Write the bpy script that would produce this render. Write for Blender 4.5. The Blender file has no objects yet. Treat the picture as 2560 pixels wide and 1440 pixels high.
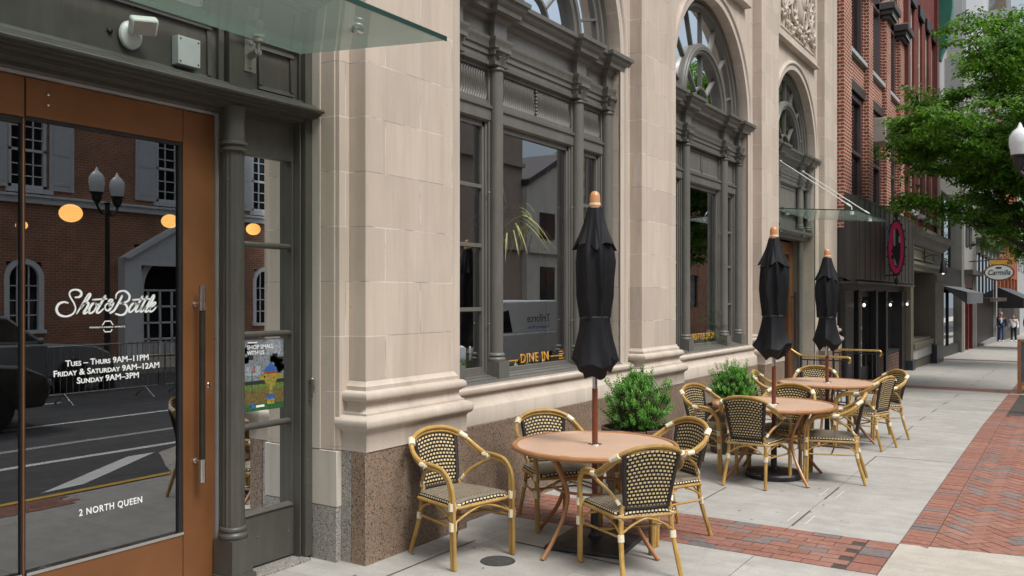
import bpy, bmesh, math, random
from mathutils import Vector, Matrix, noise
random.seed(7)
S=bpy.context.scene
COL=S.collection
R=math.radians
PI=math.pi

# ------------------------------------------------------------------ mesh helpers
class MB:
    def __init__(s): s.v=[]; s.f=[]; s.uv=None; s.tint=[]
    def add(s,vs,fs):
        b=len(s.v); s.v+= [tuple(p) for p in vs]; s.f+=[tuple(i+b for i in f) for f in fs]
        return s
    def box(s,x0,x1,y0,y1,z0,z1):
        if x0>x1:x0,x1=x1,x0
        if y0>y1:y0,y1=y1,y0
        if z0>z1:z0,z1=z1,z0
        v=[(x0,y0,z0),(x1,y0,z0),(x1,y1,z0),(x0,y1,z0),(x0,y0,z1),(x1,y0,z1),(x1,y1,z1),(x0,y1,z1)]
        return s.add(v,[(0,3,2,1),(4,5,6,7),(0,1,5,4),(1,2,6,5),(2,3,7,6),(3,0,4,7)])
    def quad(s,a,b,c,d): return s.add([a,b,c,d],[(0,1,2,3)])
    def prism(s,pts,axis,a,b):
        """pts: 2-D outline; extruded along axis ('x','y','z') from a to b"""
        n=len(pts)
        def P(p,t):
            if axis=='x': return (t,p[0],p[1])
            if axis=='y': return (p[0],t,p[1])
            return (p[0],p[1],t)
        v=[P(p,a) for p in pts]+[P(p,b) for p in pts]
        f=[(i,(i+1)%n,n+(i+1)%n,n+i) for i in range(n)]+[tuple(range(n))[::-1],tuple(range(n,2*n))]
        return s.add(v,f)
    def tube(s,pts,r,n=8,cap=True,flat=1.0):
        pts=[Vector(p) for p in pts]; m=len(pts)
        rs=r if isinstance(r,(list,tuple)) else [r]*m
        up=Vector((0,0,1)); vs=[]; prev=None
        for i,p in enumerate(pts):
            t=(pts[min(i+1,m-1)]-pts[max(i-1,0)]); t=t.normalized() if t.length>1e-9 else Vector((0,0,1))
            if prev is None:
                a=t.cross(up)
                if a.length<1e-3: a=t.cross(Vector((1,0,0)))
            else:
                a=prev-t*prev.dot(t)
                if a.length<1e-6: a=t.cross(up)
            a.normalize(); b=t.cross(a); prev=a
            for k in range(n):
                w=2*PI*k/n; vs.append(p+(a*math.cos(w)+b*math.sin(w)*flat)*rs[i])
        fs=[]
        for i in range(m-1):
            for k in range(n):
                fs.append((i*n+k,i*n+(k+1)%n,(i+1)*n+(k+1)%n,(i+1)*n+k))
        if cap: fs+=[tuple(range(n))[::-1],tuple(range((m-1)*n,m*n))]
        return s.add(vs,fs)
    def lathe(s,prof,cx=0,cy=0,n=24,cap=True,a0=0,a1=2*PI,wob=None,zw=None):
        """prof: (r,z) list, around vertical axis"""
        full=abs(a1-a0-2*PI)<1e-6; k=n if full else n+1; vs=[]
        for (r,z) in prof:
            for i in range(k):
                w=a0+(a1-a0)*i/n; rr=r*(wob(w,z) if wob else 1)
                vs.append((cx+rr*math.cos(w),cy+rr*math.sin(w),z+(zw(w,z) if zw else 0)))
        fs=[]
        for j in range(len(prof)-1):
            for i in range(n):
                i2=(i+1)%k
                fs.append((j*k+i,j*k+i2,(j+1)*k+i2,(j+1)*k+i))
        if cap and full: fs+=[tuple(range(k))[::-1],tuple(range((len(prof)-1)*k,len(prof)*k))]
        return s.add(vs,fs)
    def mould(s,prof,y0,y1):
        """closed profile (x,z) run along the street"""
        return s.prism(prof,'y',y0,y1)
    def sweep_plan(s,prof,path):
        """profile (out,z) swept round an open plan path with mitred corners; out = to the right-hand side of travel"""
        n=len(path); P=[Vector((p[0],p[1])) for p in path]; nor=[]
        for i in range(n-1):
            d=(P[i+1]-P[i]).normalized(); nor.append(Vector((d.y,-d.x)))
        vs=[]
        for i in range(n):
            if i==0: m=nor[0]
            elif i==n-1: m=nor[-1]
            else:
                m=nor[i-1]+nor[i]; m/= (m.dot(nor[i]))
            for (o,z) in prof: vs.append((P[i].x+m.x*o,P[i].y+m.y*o,z))
        k=len(prof); fs=[]
        for i in range(n-1):
            for j in range(k-1): fs.append((i*k+j,(i+1)*k+j,(i+1)*k+j+1,i*k+j+1))
        return s.add(vs,fs)
    def arc(s,prof,cy,zs,r,n=28,zb=None,a0=0,a1=PI,close=False):
        """profile (dr,x) swept round an arch in the facade plane, with straight legs down to zb"""
        ring=[]
        if zb is not None: ring.append((1,0,zb))
        for i in range(n+1):
            w=a0+(a1-a0)*i/n; ring.append((math.cos(w),math.sin(w),zs))
        if zb is not None: ring.append((-1,0,zb))
        k=len(prof); vs=[]
        for (c,q,z) in ring:
            for (dr,x) in prof: vs.append((x,cy+c*(r+dr),z+q*(r+dr)))
        fs=[]; kk=k if close else k-1
        for i in range(len(ring)-1):
            for j in range(kk): fs.append((i*k+j,i*k+(j+1)%k,(i+1)*k+(j+1)%k,(i+1)*k+j))
        return s.add(vs,fs)
    def ico(s,c,r,sub=2,sx=1,sy=1,sz=1):
        bm=bmesh.new(); bmesh.ops.create_icosphere(bm,subdivisions=sub,radius=r)
        vs=[(c[0]+v.co.x*sx,c[1]+v.co.y*sy,c[2]+v.co.z*sz) for v in bm.verts]; bm.verts.index_update()
        fs=[tuple(v.index for v in f.verts) for f in bm.faces]; bm.free()
        return s.add(vs,fs)
    def loose(s):
        par=list(range(len(s.v)))
        def find(a):
            while par[a]!=a: par[a]=par[par[a]]; a=par[a]
            return a
        for f in s.f:
            r=find(f[0])
            for i in f[1:]:
                q=find(i)
                if q!=r: par[q]=r
        g={}
        for f in s.f: g.setdefault(find(f[0]),[]).append(f)
        out=[]
        for fs in g.values():
            ids=sorted({i for f in fs for i in f}); mp={i:k for k,i in enumerate(ids)}; m=MB(); m.v=[s.v[i] for i in ids]; m.f=[tuple(mp[i] for i in f) for f in fs]; out.append(m)
        return out
    def build_each(s,name,mat,parent=None,top=None,**kw):
        o=[]
        for m in s.loose():
            q=m.build(name,mat,parent,**kw)
            if top is not None: under(q,top,True)
            o.append(q)
        return o
    def build(s,name,mat,parent=None,smooth=True,bevel=0,angle=38,world=False):
        me=bpy.data.meshes.new(name); me.from_pydata(s.v,[],s.f)
        if s.tint:
            a=me.attributes.new('tint','FLOAT','FACE'); a.data.foreach_set('value',s.tint[:len(s.f)])
        me.materials.append(mat)
        bm=bmesh.new(); bm.from_mesh(me); bmesh.ops.recalc_face_normals(bm,faces=bm.faces); bm.to_mesh(me); bm.free()
        if smooth:
            me.polygons.foreach_set('use_smooth',[True]*len(me.polygons)); me.set_sharp_from_angle(angle=R(angle))
        o=bpy.data.objects.new(name,me); COL.objects.link(o)
        if bevel:
            m=o.modifiers.new('bevel','BEVEL'); m.width=bevel; m.segments=2; m.limit_method='ANGLE'; m.angle_limit=R(35)
        if parent is not None: under(o,parent,world)
        return o

def under(o,parent,world=True):
    o.parent=parent
    if world: o.matrix_parent_inverse=wm(parent).inverted()
    return o
def wm(o):
    m=Matrix.LocRotScale(o.location,o.rotation_euler,o.scale)
    if o.parent: m=wm(o.parent)@o.matrix_parent_inverse@m
    return m
def tag(o,label=None,cat=None,group=None,kind=None):
    if label: o['label']=label
    if cat: o['category']=cat
    if group: o['group']=group
    if kind: o['kind']=kind
    return o
def empty(name,loc=(0,0,0),rz=0,label=None,cat=None,group=None):
    o=bpy.data.objects.new(name,None); COL.objects.link(o); o.location=loc; o.rotation_euler=(0,0,rz); o.empty_display_size=.2
    return tag(o,label,cat,group)
def copy_tree(o,parent=None):
    c=o.copy(); COL.objects.link(c)
    if parent is not None: c.parent=parent
    for ch in list(o.children): copy_tree(ch,c)
    return c
def cr(pts,n=6):
    """Catmull-Rom through the points"""
    P=[Vector(p) for p in pts]; P=[P[0]*2-P[1]]+P+[P[-1]*2-P[-2]]; out=[]
    for i in range(1,len(P)-2):
        for k in range(n):
            t=k/n; a,b,c,d=P[i-1],P[i],P[i+1],P[i+2]
            out.append(.5*((2*b)+(c-a)*t+(2*a-5*b+4*c-d)*t*t+(3*b-a-3*c+d)*t**3))
    out.append(P[-2]); return out
def text_mesh(name,body,mat,parent,origin,ydir,h,width=None,align='CENTER',face='x',depth=.0015,small=None,font_shear=0,tilt=0,offset=0,space=1.0):
    """lettering lying on a vertical plane x=const (read from +x side) or facing -y"""
    cu=bpy.data.curves.new(name,'FONT'); cu.body=body; cu.align_x=align; cu.extrude=depth; cu.size=1; cu.shear=font_shear; cu.offset=offset; cu.space_character=space; cu.resolution_u=3
    if small:
        cu.small_caps_scale=.75
        for i,ch in enumerate(body):
            if ch.islower(): cu.body_format[i].use_small_caps=True
    t=bpy.data.objects.new(name,cu); COL.objects.link(t); bpy.context.view_layer.update()
    me=bpy.data.meshes.new_from_object(t.evaluated_get(bpy.context.evaluated_depsgraph_get()))
    bpy.data.objects.remove(t)
    xs=[v.co.x for v in me.vertices]; w=max(xs)-min(xs)
    cap=.7
    sy=h/cap; sx=(width/w) if width else sy
    for v in me.vertices:
        a,b,c=v.co.x*sx,v.co.y*sy,v.co.z
        if face=='x': v.co=(origin[0]+c,origin[1]+a*ydir,origin[2]+b+a*tilt)
        else: v.co=(origin[0]+a*ydir,origin[1]-c,origin[2]+b+a*tilt)
    me.materials.clear(); me.materials.append(mat); me.name=name
    o=bpy.data.objects.new(name,me); COL.objects.link(o)
    if parent is not None: under(o,parent,True)
    return o

# ------------------------------------------------------------------ material helpers
class NT:
    def __init__(s,name):
        s.m=bpy.data.materials.new(name); s.m.use_nodes=True; s.t=s.m.node_tree; s.t.nodes.clear()
        s.out=s.n('ShaderNodeOutputMaterial')
    def n(s,typ,**kw):
        x=s.t.nodes.new(typ)
        for k,v in kw.items():
            if k.startswith('i_'):
                key=k[2:].replace('_',' ')
                x.inputs[key].default_value=v
            else: setattr(x,k,v)
        return x
    def l(s,a,b): s.t.links.new(a,b); return s
    def ramp(s,fac,stops,mode='LINEAR'):
        r=s.n('ShaderNodeValToRGB'); e=r.color_ramp.elements; r.color_ramp.interpolation=mode
        while len(e)<len(stops): e.new(.5)
        for x,(p,c) in zip(e,stops): x.position=p; x.color=(*c,1) if len(c)==3 else c
        s.l(fac,r.inputs[0]); return r.outputs[0]
    def mix(s,fac,a,b,mode='MIX'):
        x=s.n('ShaderNodeMix',data_type='RGBA',blend_type=mode)
        for i,v in ((0,fac),(6,a),(7,b)):
            if hasattr(v,'is_linked'): s.l(v,x.inputs[i])
            else: x.inputs[i].default_value=v if i==0 else (*v,1)
        return x.outputs[2]
    def math(s,op,a,b=0.0):
        x=s.n('ShaderNodeMath',operation=op)
        for i,v in enumerate((a,b)):
            if hasattr(v,'is_linked'): s.l(v,x.inputs[i])
            else: x.inputs[i].default_value=v
        return x.outputs[0]
    def coord(s,kind='Object'):
        return s.n('ShaderNodeTexCoord').outputs[kind]
    def noise(s,vec,scale,detail=4,rough=.55,out=0):
        x=s.n('ShaderNodeTexNoise'); x.inputs['Scale'].default_value=scale; x.inputs['Detail'].default_value=detail; x.inputs['Roughness'].default_value=rough
        s.l(vec,x.inputs['Vector']); return x.outputs[out]
    def bsdf(s,col,rough=.6,metal=0,normal=None,spec=.5,**kw):
        p=s.n('ShaderNodeBsdfPrincipled')
        for k,v in (('Base Color',col),('Roughness',rough),('Metallic',metal)):
            if hasattr(v,'is_linked'): s.l(v,p.inputs[k])
            else: p.inputs[k].default_value=(*v,1) if k=='Base Color' else v
        p.inputs['Specular IOR Level'].default_value=spec
        for k,v in kw.items(): p.inputs[k.replace('_',' ')].default_value=v
        if normal is not None: s.l(normal,p.inputs['Normal'])
        s.l(p.outputs[0],s.out.inputs[0]); return p
    def bump(s,h,strength=.3,dist=.01):
        b=s.n('ShaderNodeBump'); b.inputs['Strength'].default_value=strength; b.inputs['Distance'].default_value=dist
        s.l(h,b.inputs['Height']); return b.outputs[0]

def simple(name,col,rough=.55,metal=0,var=.12,scale=6,bump=.08,bscale=60,spec=.5,dist=.003,dust=0,**kw):
    t=NT(name); c=t.coord()
    f=t.noise(c,scale,6,.6)
    a=tuple(max(0,x*(1-var)) for x in col); b=tuple(x*(1+var) for x in col)
    colr=t.ramp(f,[(.3,a),(.7,b)])
    if dust:
        mp=t.n('ShaderNodeMapping'); mp.inputs['Scale'].default_value=(6,6,.8); t.l(c,mp.inputs[0])
        colr=t.mix(t.ramp(t.noise(mp.outputs[0],2.5,6,.7),[(.48,(0,0,0)),(.8,(dust,)*3)]),colr,(.26,.25,.22))
        colr=t.mix(t.ramp(t.noise(c,38,3,.6),[(.70,(0,0,0)),(.76,(dust*1.4,)*3)]),colr,(.34,.33,.30))
    rf=t.ramp(t.noise(c,scale*2.3,4),[(.3,(rough-.08,)*3),(.75,(min(1,rough+.1),)*3)])
    n=t.bump(t.noise(c,bscale,3),bump,dist) if bump else None
    t.bsdf(colr,rf,metal,n,spec,**kw); return t.m
def emit(name,col,strength):
    t=NT(name); e=t.n('ShaderNodeEmission'); e.inputs[0].default_value=(*col,1); e.inputs[1].default_value=strength
    t.l(e.outputs[0],t.out.inputs[0]); return t.m
def glass(name,tint=(.9,.95,.93),refl=.16,rough=0.0,trans=1.0,waves=.0):
    t=NT(name); fr=t.n('ShaderNodeFresnel'); fr.inputs[0].default_value=1.5
    g=t.n('ShaderNodeBsdfGlossy'); g.inputs['Roughness'].default_value=rough; g.inputs['Color'].default_value=(.93,.96,1,1)
    if waves:
        nn=t.bump(t.noise(t.coord(),1.1,1),waves,.02); t.l(nn,g.inputs['Normal'])
    tr=t.n('ShaderNodeBsdfTransparent'); tr.inputs[0].default_value=(*tint,1)
    m=t.n('ShaderNodeMixShader'); f=t.math('ADD',fr.outputs[0],refl); t.l(f,m.inputs[0])
    t.l(tr.outputs[0],m.inputs[1]); t.l(g.outputs[0],m.inputs[2]); t.l(m.outputs[0],t.out.inputs[0]); return t.m

def limestone(name,base=(.55,.474,.403),joints=True,dz=.03,bw=.78,rh=.375,mort=(.66,.63,.58)):
    t=NT(name); c=t.coord(); sp=t.n('ShaderNodeSeparateXYZ'); t.l(c,sp.inputs[0])
    h=t.math('ADD',sp.outputs[0],sp.outputs[1]); z=t.math('SUBTRACT',sp.outputs[2],dz)
    cb=t.n('ShaderNodeCombineXYZ'); t.l(h,cb.inputs[0]); t.l(z,cb.inputs[1])
    big=t.noise(c,1.3,5,.6); fine=t.noise(c,55,4,.6); pores=t.noise(c,160,2)
    st=t.n('ShaderNodeMapping'); st.inputs['Scale'].default_value=(7,7,.55); t.l(c,st.inputs[0]); streak=t.noise(st.outputs[0],1.2,6,.65)
    col=t.ramp(big,[(.25,tuple(x*.9 for x in base)),(.75,tuple(x*1.08 for x in base))])
    col=t.mix(t.ramp(streak,[(.42,(0,0,0)),(.72,(.55,.55,.55))]),col,tuple(x*f for x,f in zip(base,(.80,.79,.78))))
    pale=t.noise(st.outputs[0],2.1,3)
    col=t.mix(t.ramp(pale,[(.58,(0,0,0)),(.75,(.35,.35,.35))]),col,(.62,.59,.54))
    if joints:
        b=t.n('ShaderNodeTexBrick'); t.l(cb.outputs[0],b.inputs['Vector'])
        for k,v in (('Scale',1),('Mortar Size',.0035),('Mortar Smooth',.3),('Bias',-.1),('Brick Width',bw),('Row Height',rh)): b.inputs[k].default_value=v
        b.inputs['Color1'].default_value=(.91,.90,.895,1); b.inputs['Color2'].default_value=(1.06,1.05,1.03,1); b.inputs['Mortar'].default_value=(1,1,1,1)
        col=t.mix(1.0,col,b.outputs['Color'],'MULTIPLY')
        jv=t.ramp(t.noise(c,3.5,3),[(.42,tuple(x*.45 for x in mort)),(.55,mort)])
        col=t.mix(b.outputs['Fac'],col,jv)
    # soot and rain wash: broad vertical stains with ragged edges, rust-brown picks, pale patch mortar
    so_=t.n('ShaderNodeMapping'); so_.inputs['Scale'].default_value=(3.2,3.2,.28); t.l(c,so_.inputs[0]); soot=t.noise(so_.outputs[0],1.0,7,.7)
    col=t.mix(t.ramp(soot,[(.48,(0,0,0)),(.72,(.55,.55,.55))]),col,tuple(x*f for x,f in zip(base,(.62,.62,.60))))
    ru=t.ramp(t.noise(c,9,3,.5),[(.755,(0,0,0)),(.775,(.75,.75,.75))]); rv=t.ramp(t.noise(c,1.1,1),[(.55,(0,0,0)),(.6,(1,1,1))])
    col=t.mix(t.math('MULTIPLY',ru,rv),col,(.30,.17,.09))
    speck=t.ramp(t.noise(c,24,2),[(.74,(0,0,0)),(.80,(.7,.7,.7))])
    col=t.mix(speck,col,(.30,.24,.18))
    grain=t.ramp(pores,[(.3,(.94,.94,.94)),(.7,(1.05,1.05,1.05))])
    col=t.mix(1.0,col,grain,'MULTIPLY')
    hgt=t.math('ADD',fine,t.math('MULTIPLY',pores,.5))
    if joints: hgt=t.math('SUBTRACT',hgt,t.math('MULTIPLY',b.outputs['Fac'],1.6))
    t.bsdf(col,.82,0,t.bump(hgt,.22,.006),.3); return t.m
def granite(name,cols,scale=95,rough=.38):
    t=NT(name); c=t.coord()
    v=t.n('ShaderNodeTexVoronoi'); v.inputs['Scale'].default_value=scale; v.inputs['Randomness'].default_value=1
    w=t.n('ShaderNodeMix',data_type='VECTOR'); 
    nz=t.n('ShaderNodeTexNoise'); nz.inputs['Scale'].default_value=scale*.8; t.l(c,nz.inputs['Vector'])
    w.inputs[0].default_value=.012; t.l(c,w.inputs[4]); t.l(nz.outputs[1],w.inputs[5]); t.l(w.outputs[1],v.inputs['Vector'])
    s=t.n('ShaderNodeSeparateColor'); t.l(v.outputs['Color'],s.inputs[0])
    n=len(cols); col=t.ramp(s.outputs[0],[(p,k) for p,k in cols],'CONSTANT')
    big=t.ramp(t.noise(c,1.5,4),[(.3,(.88,.88,.88)),(.7,(1.1,1.1,1.1))])
    col=t.mix(1.0,col,big,'MULTIPLY')
    t.bsdf(col,rough,0,t.bump(t.noise(c,140,2),.1,.002),.45); return t.m
def bricks(name,c1,c2,mort,bw=.215,rh=.068,ms=.010,axis='xy',flemish=False,bump=.6,dark=(.08,.03,.02)):
    t=NT(name); c=t.coord(); sp=t.n('ShaderNodeSeparateXYZ'); t.l(c,sp.inputs[0])
    h=t.math('ADD',sp.outputs[0],sp.outputs[1])
    cb=t.n('ShaderNodeCombineXYZ'); t.l(h,cb.inputs[0]); t.l(sp.outputs[2],cb.inputs[1])
    b=t.n('ShaderNodeTexBrick'); t.l(cb.outputs[0],b.inputs['Vector'])
    for k,v in (('Scale',1),('Mortar Size',ms),('Mortar Smooth',.15),('Bias',-.2),('Brick Width',bw),('Row Height',rh)): b.inputs[k].default_value=v
    b.inputs['Color1'].default_value=(*c1,1); b.inputs['Color2'].default_value=(*c2,1); b.inputs['Mortar'].default_value=(*mort,1)
    g=t.ramp(t.noise(c,2.2,5),[(.3,(.75,.75,.75)),(.7,(1.15,1.15,1.15))])
    f=t.ramp(t.noise(c,40,3),[(.3,(.85,.85,.85)),(.7,(1.12,1.12,1.12))])
    col=t.mix(1.0,t.mix(1.0,b.outputs['Color'],g,'MULTIPLY'),f,'MULTIPLY')
    hh=t.math('SUBTRACT',t.math('MULTIPLY',t.noise(c,90,2),.3),b.outputs['Fac'])
    t.bsdf(col,.85,0,t.bump(hh,bump,.008),.25); return t.m
# ------------------------------------------------------------------ camera, light, sky
cam=bpy.data.cameras.new('camera'); co=bpy.data.objects.new('camera',cam); COL.objects.link(co); S.camera=co
cam.sensor_width=36; cam.lens=2190/2560*36; cam.clip_end=2000; cam.shift_y=22/2560
co.location=(4.05,0,1.8); co.rotation_euler=(R(90),0,R(32.65))
S.view_settings.view_transform='Standard'; S.view_settings.look='None'; S.view_settings.exposure=0.80; S.view_settings.gamma=1
S.cycles.max_bounces=8; S.cycles.transparent_max_bounces=16; S.cycles.glossy_bounces=4

SUN_EL,SUN_AZ=54,102          # azimuth: from +y towards +x
w=bpy.data.worlds.new('World'); S.world=w; w.use_nodes=True; nt=w.node_tree; nt.nodes.clear()
wo=nt.nodes.new('ShaderNodeOutputWorld'); bg=nt.nodes.new('ShaderNodeBackground'); sky=nt.nodes.new('ShaderNodeTexSky')
sky.sky_type='NISHITA'; sky.sun_disc=False; sky.sun_elevation=R(SUN_EL); sky.sun_rotation=R(SUN_AZ); sky.air_density=1.0; sky.dust_density=3; sky.ozone_density=1
tc=nt.nodes.new('ShaderNodeTexCoord'); mp=nt.nodes.new('ShaderNodeMapping'); mp.inputs['Scale'].default_value=(1,1,2.2); nz=nt.nodes.new('ShaderNodeTexNoise'); nz.inputs['Scale'].default_value=2.2; nz.inputs['Detail'].default_value=6
rp=nt.nodes.new('ShaderNodeValToRGB'); rp.color_ramp.elements[0].position=.30; rp.color_ramp.elements[0].color=(.72,.72,.72,1); rp.color_ramp.elements[1].position=.62; rp.color_ramp.elements[1].color=(1,1,1,1)
mx=nt.nodes.new('ShaderNodeMix'); mx.data_type='RGBA'
# overcast: the cloud deck is brightest overhead and dimmer, bluer towards the horizon
sx=nt.nodes.new('ShaderNodeSeparateXYZ'); gr=nt.nodes.new('ShaderNodeValToRGB'); e=gr.color_ramp.elements
e[0].position=0.0; e[0].color=(.19,.22,.245,1); e[1].position=1.0; e[1].color=(1,1,1,1); k_=e.new(.32); k_.color=(.24,.275,.30,1); k_=e.new(.6); k_.color=(.66,.68,.70,1)
sc_=nt.nodes.new('ShaderNodeVectorMath'); sc_.operation='SCALE'; sc_.inputs['Scale'].default_value=9.5
nt.links.new(tc.outputs['Generated'],sx.inputs[0]); nt.links.new(sx.outputs[2],gr.inputs[0]); nt.links.new(gr.outputs[0],sc_.inputs[0]); nt.links.new(sc_.outputs[0],mx.inputs[7])
for a,b in ((tc.outputs['Generated'],mp.inputs[0]),(mp.outputs[0],nz.inputs['Vector']),(nz.outputs[0],rp.inputs[0]),(rp.outputs[0],mx.inputs[0]),(sky.outputs[0],mx.inputs[6]),(mx.outputs[2],bg.inputs[0]),(bg.outputs[0],wo.inputs[0])): nt.links.new(a,b)
bg.inputs[1].default_value=.115
sl=bpy.data.lights.new('sun','SUN'); sl.energy=1.9; sl.angle=R(22); sl.color=(1,.965,.91)
so=bpy.data.objects.new('sun',sl); COL.objects.link(so)
dv=Vector((math.sin(R(SUN_AZ))*math.cos(R(SUN_EL)),math.cos(R(SUN_AZ))*math.cos(R(SUN_EL)),math.sin(R(SUN_EL))))
so.rotation_euler=dv.to_track_quat('Z','Y').to_euler(); so.location=(20,0,30)

# ------------------------------------------------------------------ materials
STONE=limestone('limestone_blocks')
STONE_PLAIN=limestone('limestone_plain',base=(.54,.47,.402),joints=False)
STONE_PALE=limestone('limestone_pale',base=(.53,.49,.425),joints=False)
GRAN_RED=granite('granite_red',[(0,(.25,.168,.115)),(.34,(.185,.132,.098)),(.54,(.29,.215,.155)),(.74,(.05,.045,.043)),(.89,(.24,.21,.175))],scale=125)
GRAN_GREY=granite('granite_grey',[(0,(.29,.275,.25)),(.4,(.20,.19,.175)),(.62,(.37,.35,.32)),(.86,(.085,.083,.085))],scale=160)
PAINT=simple('grey_green_paint',(.122,.119,.107),.42,dust=.30,var=.10,scale=2.5,bump=.05,bscale=35,spec=.5)
PAINT_D=simple('grey_green_paint_door',(.066,.064,.055),.38,dust=.14,var=.10,scale=2.5,bump=.05,bscale=35)
COPPER=simple('copper_clad_metal',(.235,.098,.038),.42,metal=.35,var=.2,scale=1.6,bump=.05,bscale=50)
ALU=simple('pale_aluminium',(.62,.62,.62),.35,metal=.6,var=.05)
STEEL=simple('polished_steel',(.62,.62,.62),.22,metal=1,var=.05,bump=0)
BRASS=simple('brass',(.62,.40,.14),.3,metal=.9,var=.1,bump=.02)
WHITEPAINT=simple('white_enamel',(.62,.65,.64),.4,var=.04,bump=.02)
GREYBOX=simple('grey_box_paint',(.42,.45,.46),.45,var=.05)
BLACKMETAL=simple('black_iron',(.018,.018,.02),.42,var=.2)
RUBBER=simple('black_rubber',(.02,.02,.02),.7,var=.2)
WINGLASS=glass('window_glass',(.80,.86,.83),.31,waves=.02)
SIDEGLASS=glass('sidelight_glass',(.93,.97,.95),.045)
DOORGLASS=glass('door_glass',(.62,.66,.68),.20,waves=.012)
UPGLASS=glass('upper_glass',(.5,.6,.63),.30)
def frosted():
    t=NT('canopy_glass'); tr=t.n('ShaderNodeBsdfTransparent'); tr.inputs[0].default_value=(.93,.985,.955,1)
    tl=t.n('ShaderNodeBsdfTranslucent'); tl.inputs[0].default_value=(.70,.82,.72,1); m1=t.n('ShaderNodeMixShader'); m1.inputs[0].default_value=.16
    gl=t.n('ShaderNodeBsdfGlossy'); gl.inputs['Roughness'].default_value=.02; fr=t.n('ShaderNodeFresnel'); fr.inputs[0].default_value=1.4; m2=t.n('ShaderNodeMixShader')
    t.l(tr.outputs[0],m1.inputs[1]); t.l(tl.outputs[0],m1.inputs[2]); t.l(fr.outputs[0],m2.inputs[0]); t.l(m1.outputs[0],m2.inputs[1]); t.l(gl.outputs[0],m2.inputs[2]); t.l(m2.outputs[0],t.out.inputs[0]); return t.m
CANGLASS=frosted()
NICKEL=simple('satin_nickel',(.30,.29,.26),.4,metal=.5,var=.1)
GLASSEDGE=simple('glass_edge',(.015,.05,.04),.15,var=.1,bump=0)
LETTER=simple('white_vinyl',(.86,.86,.86),.5,var=.02,bump=0)
GOLD=simple('gold_leaf_letter',(.72,.36,.04),.4,metal=.2,var=.06,bump=0)
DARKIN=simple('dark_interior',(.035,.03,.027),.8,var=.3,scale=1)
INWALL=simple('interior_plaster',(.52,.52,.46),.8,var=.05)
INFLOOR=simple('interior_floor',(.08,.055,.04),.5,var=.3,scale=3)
ORANGE=emit('lit_globe',(1.0,.47,.12),1.25)
LAMPLIT=emit('lit_lantern',(1.0,.93,.8),1.0)
TERRA=simple('terracotta_paint',(.44,.22,.115),.5,var=.06)
BAMBOO=None

def concrete(name,base,spots=True):
    t=NT(name); c=t.coord()
    a=t.noise(c,.55,6,.62); b=t.noise(c,4.5,6,.7); f=t.noise(c,85,3)
    st=t.n('ShaderNodeMapping'); st.inputs['Scale'].default_value=(.35,2.4,1); t.l(c,st.inputs[0]); sw=t.noise(st.outputs[0],3.2,6,.7)
    col=t.ramp(a,[(.25,tuple(x*.84 for x in base)),(.75,tuple(x*1.10 for x in base))])
    col=t.mix(1.0,col,t.ramp(b,[(.28,(.84,.84,.83)),(.7,(1.09,1.09,1.09))]),'MULTIPLY')
    col=t.mix(1.0,col,t.ramp(sw,[(.3,(.88,.87,.86)),(.66,(1.05,1.05,1.05))]),'MULTIPLY')
    col=t.mix(1.0,col,t.ramp(f,[(.3,(.88,.88,.88)),(.7,(1.08,1.08,1.08))]),'MULTIPLY')
    if spots:
        v=t.n('ShaderNodeTexVoronoi'); v.inputs['Scale'].default_value=3.2; t.l(c,v.inputs['Vector'])
        k=t.math('ADD',v.outputs['Distance'],t.math('MULTIPLY',t.noise(c,30,3),.05))
        col=t.mix(t.ramp(k,[(.055,(.75,.75,.75)),(.075,(0,0,0))]),col,(.16,.145,.13))
        s2=t.ramp(t.noise(c,1.7,6,.72),[(.52,(0,0,0)),(.68,(.6,.6,.6))]); col=t.mix(s2,col,(.29,.275,.25))
        s3=t.ramp(t.noise(c,11,4,.7),[(.62,(0,0,0)),(.72,(.5,.5,.5))]); col=t.mix(s3,col,(.27,.25,.225))
        # tyre-grey scuffs and foot grime close to the wall
        cr_=t.n('ShaderNodeTexVoronoi',feature='DISTANCE_TO_EDGE'); cr_.inputs['Scale'].default_value=.55; w_=t.n('ShaderNodeMix',data_type='VECTOR'); w_.inputs[0].default_value=.22; t.l(c,w_.inputs[4]); nn=t.n('ShaderNodeTexNoise'); nn.inputs['Scale'].default_value=3; t.l(c,nn.inputs['Vector']); t.l(nn.outputs[1],w_.inputs[5]); t.l(w_.outputs[1],cr_.inputs['Vector'])
        col=t.mix(t.ramp(cr_.outputs[0],[(.001,(.16,.16,.16)),(.003,(0,0,0))]),col,(.17,.155,.14))
    t.bsdf(col,.86,0,t.bump(f,.25,.004),.25); return t.m
CONC=concrete('pavement_concrete',(.372,.361,.341)); CONC2=concrete('ramp_concrete',(.42,.39,.345))
def tint_brick(name):
    t=NT(name); c=t.coord(); at=t.n('ShaderNodeAttribute',attribute_name='tint')
    col=t.ramp(at.outputs['Fac'],[(0,(.22,.098,.07)),(.3,(.275,.128,.094)),(.6,(.245,.112,.085)),(.78,(.22,.12,.098)),(.86,(.18,.145,.135)),(1,(.14,.122,.122))])
    col=t.mix(1.0,col,t.ramp(t.noise(c,26,4),[(.3,(.78,.78,.78)),(.72,(1.18,1.18,1.18))]),'MULTIPLY')
    col=t.mix(t.ramp(t.noise(c,2.2,5),[(.5,(0,0,0)),(.75,(.3,.3,.3))]),col,(.36,.27,.23))
    t.bsdf(col,.82,0,t.bump(t.noise(c,60,3),.3,.004),.3); return t.m
PAVER=tint_brick('clay_pavers'); PAVEJOINT=simple('paver_joint_sand',(.055,.045,.04),.95,var=.3,scale=20)
ASPH=simple('asphalt',(.055,.055,.057),.85,var=.25,scale=3,bump=.4,bscale=90)
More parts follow.
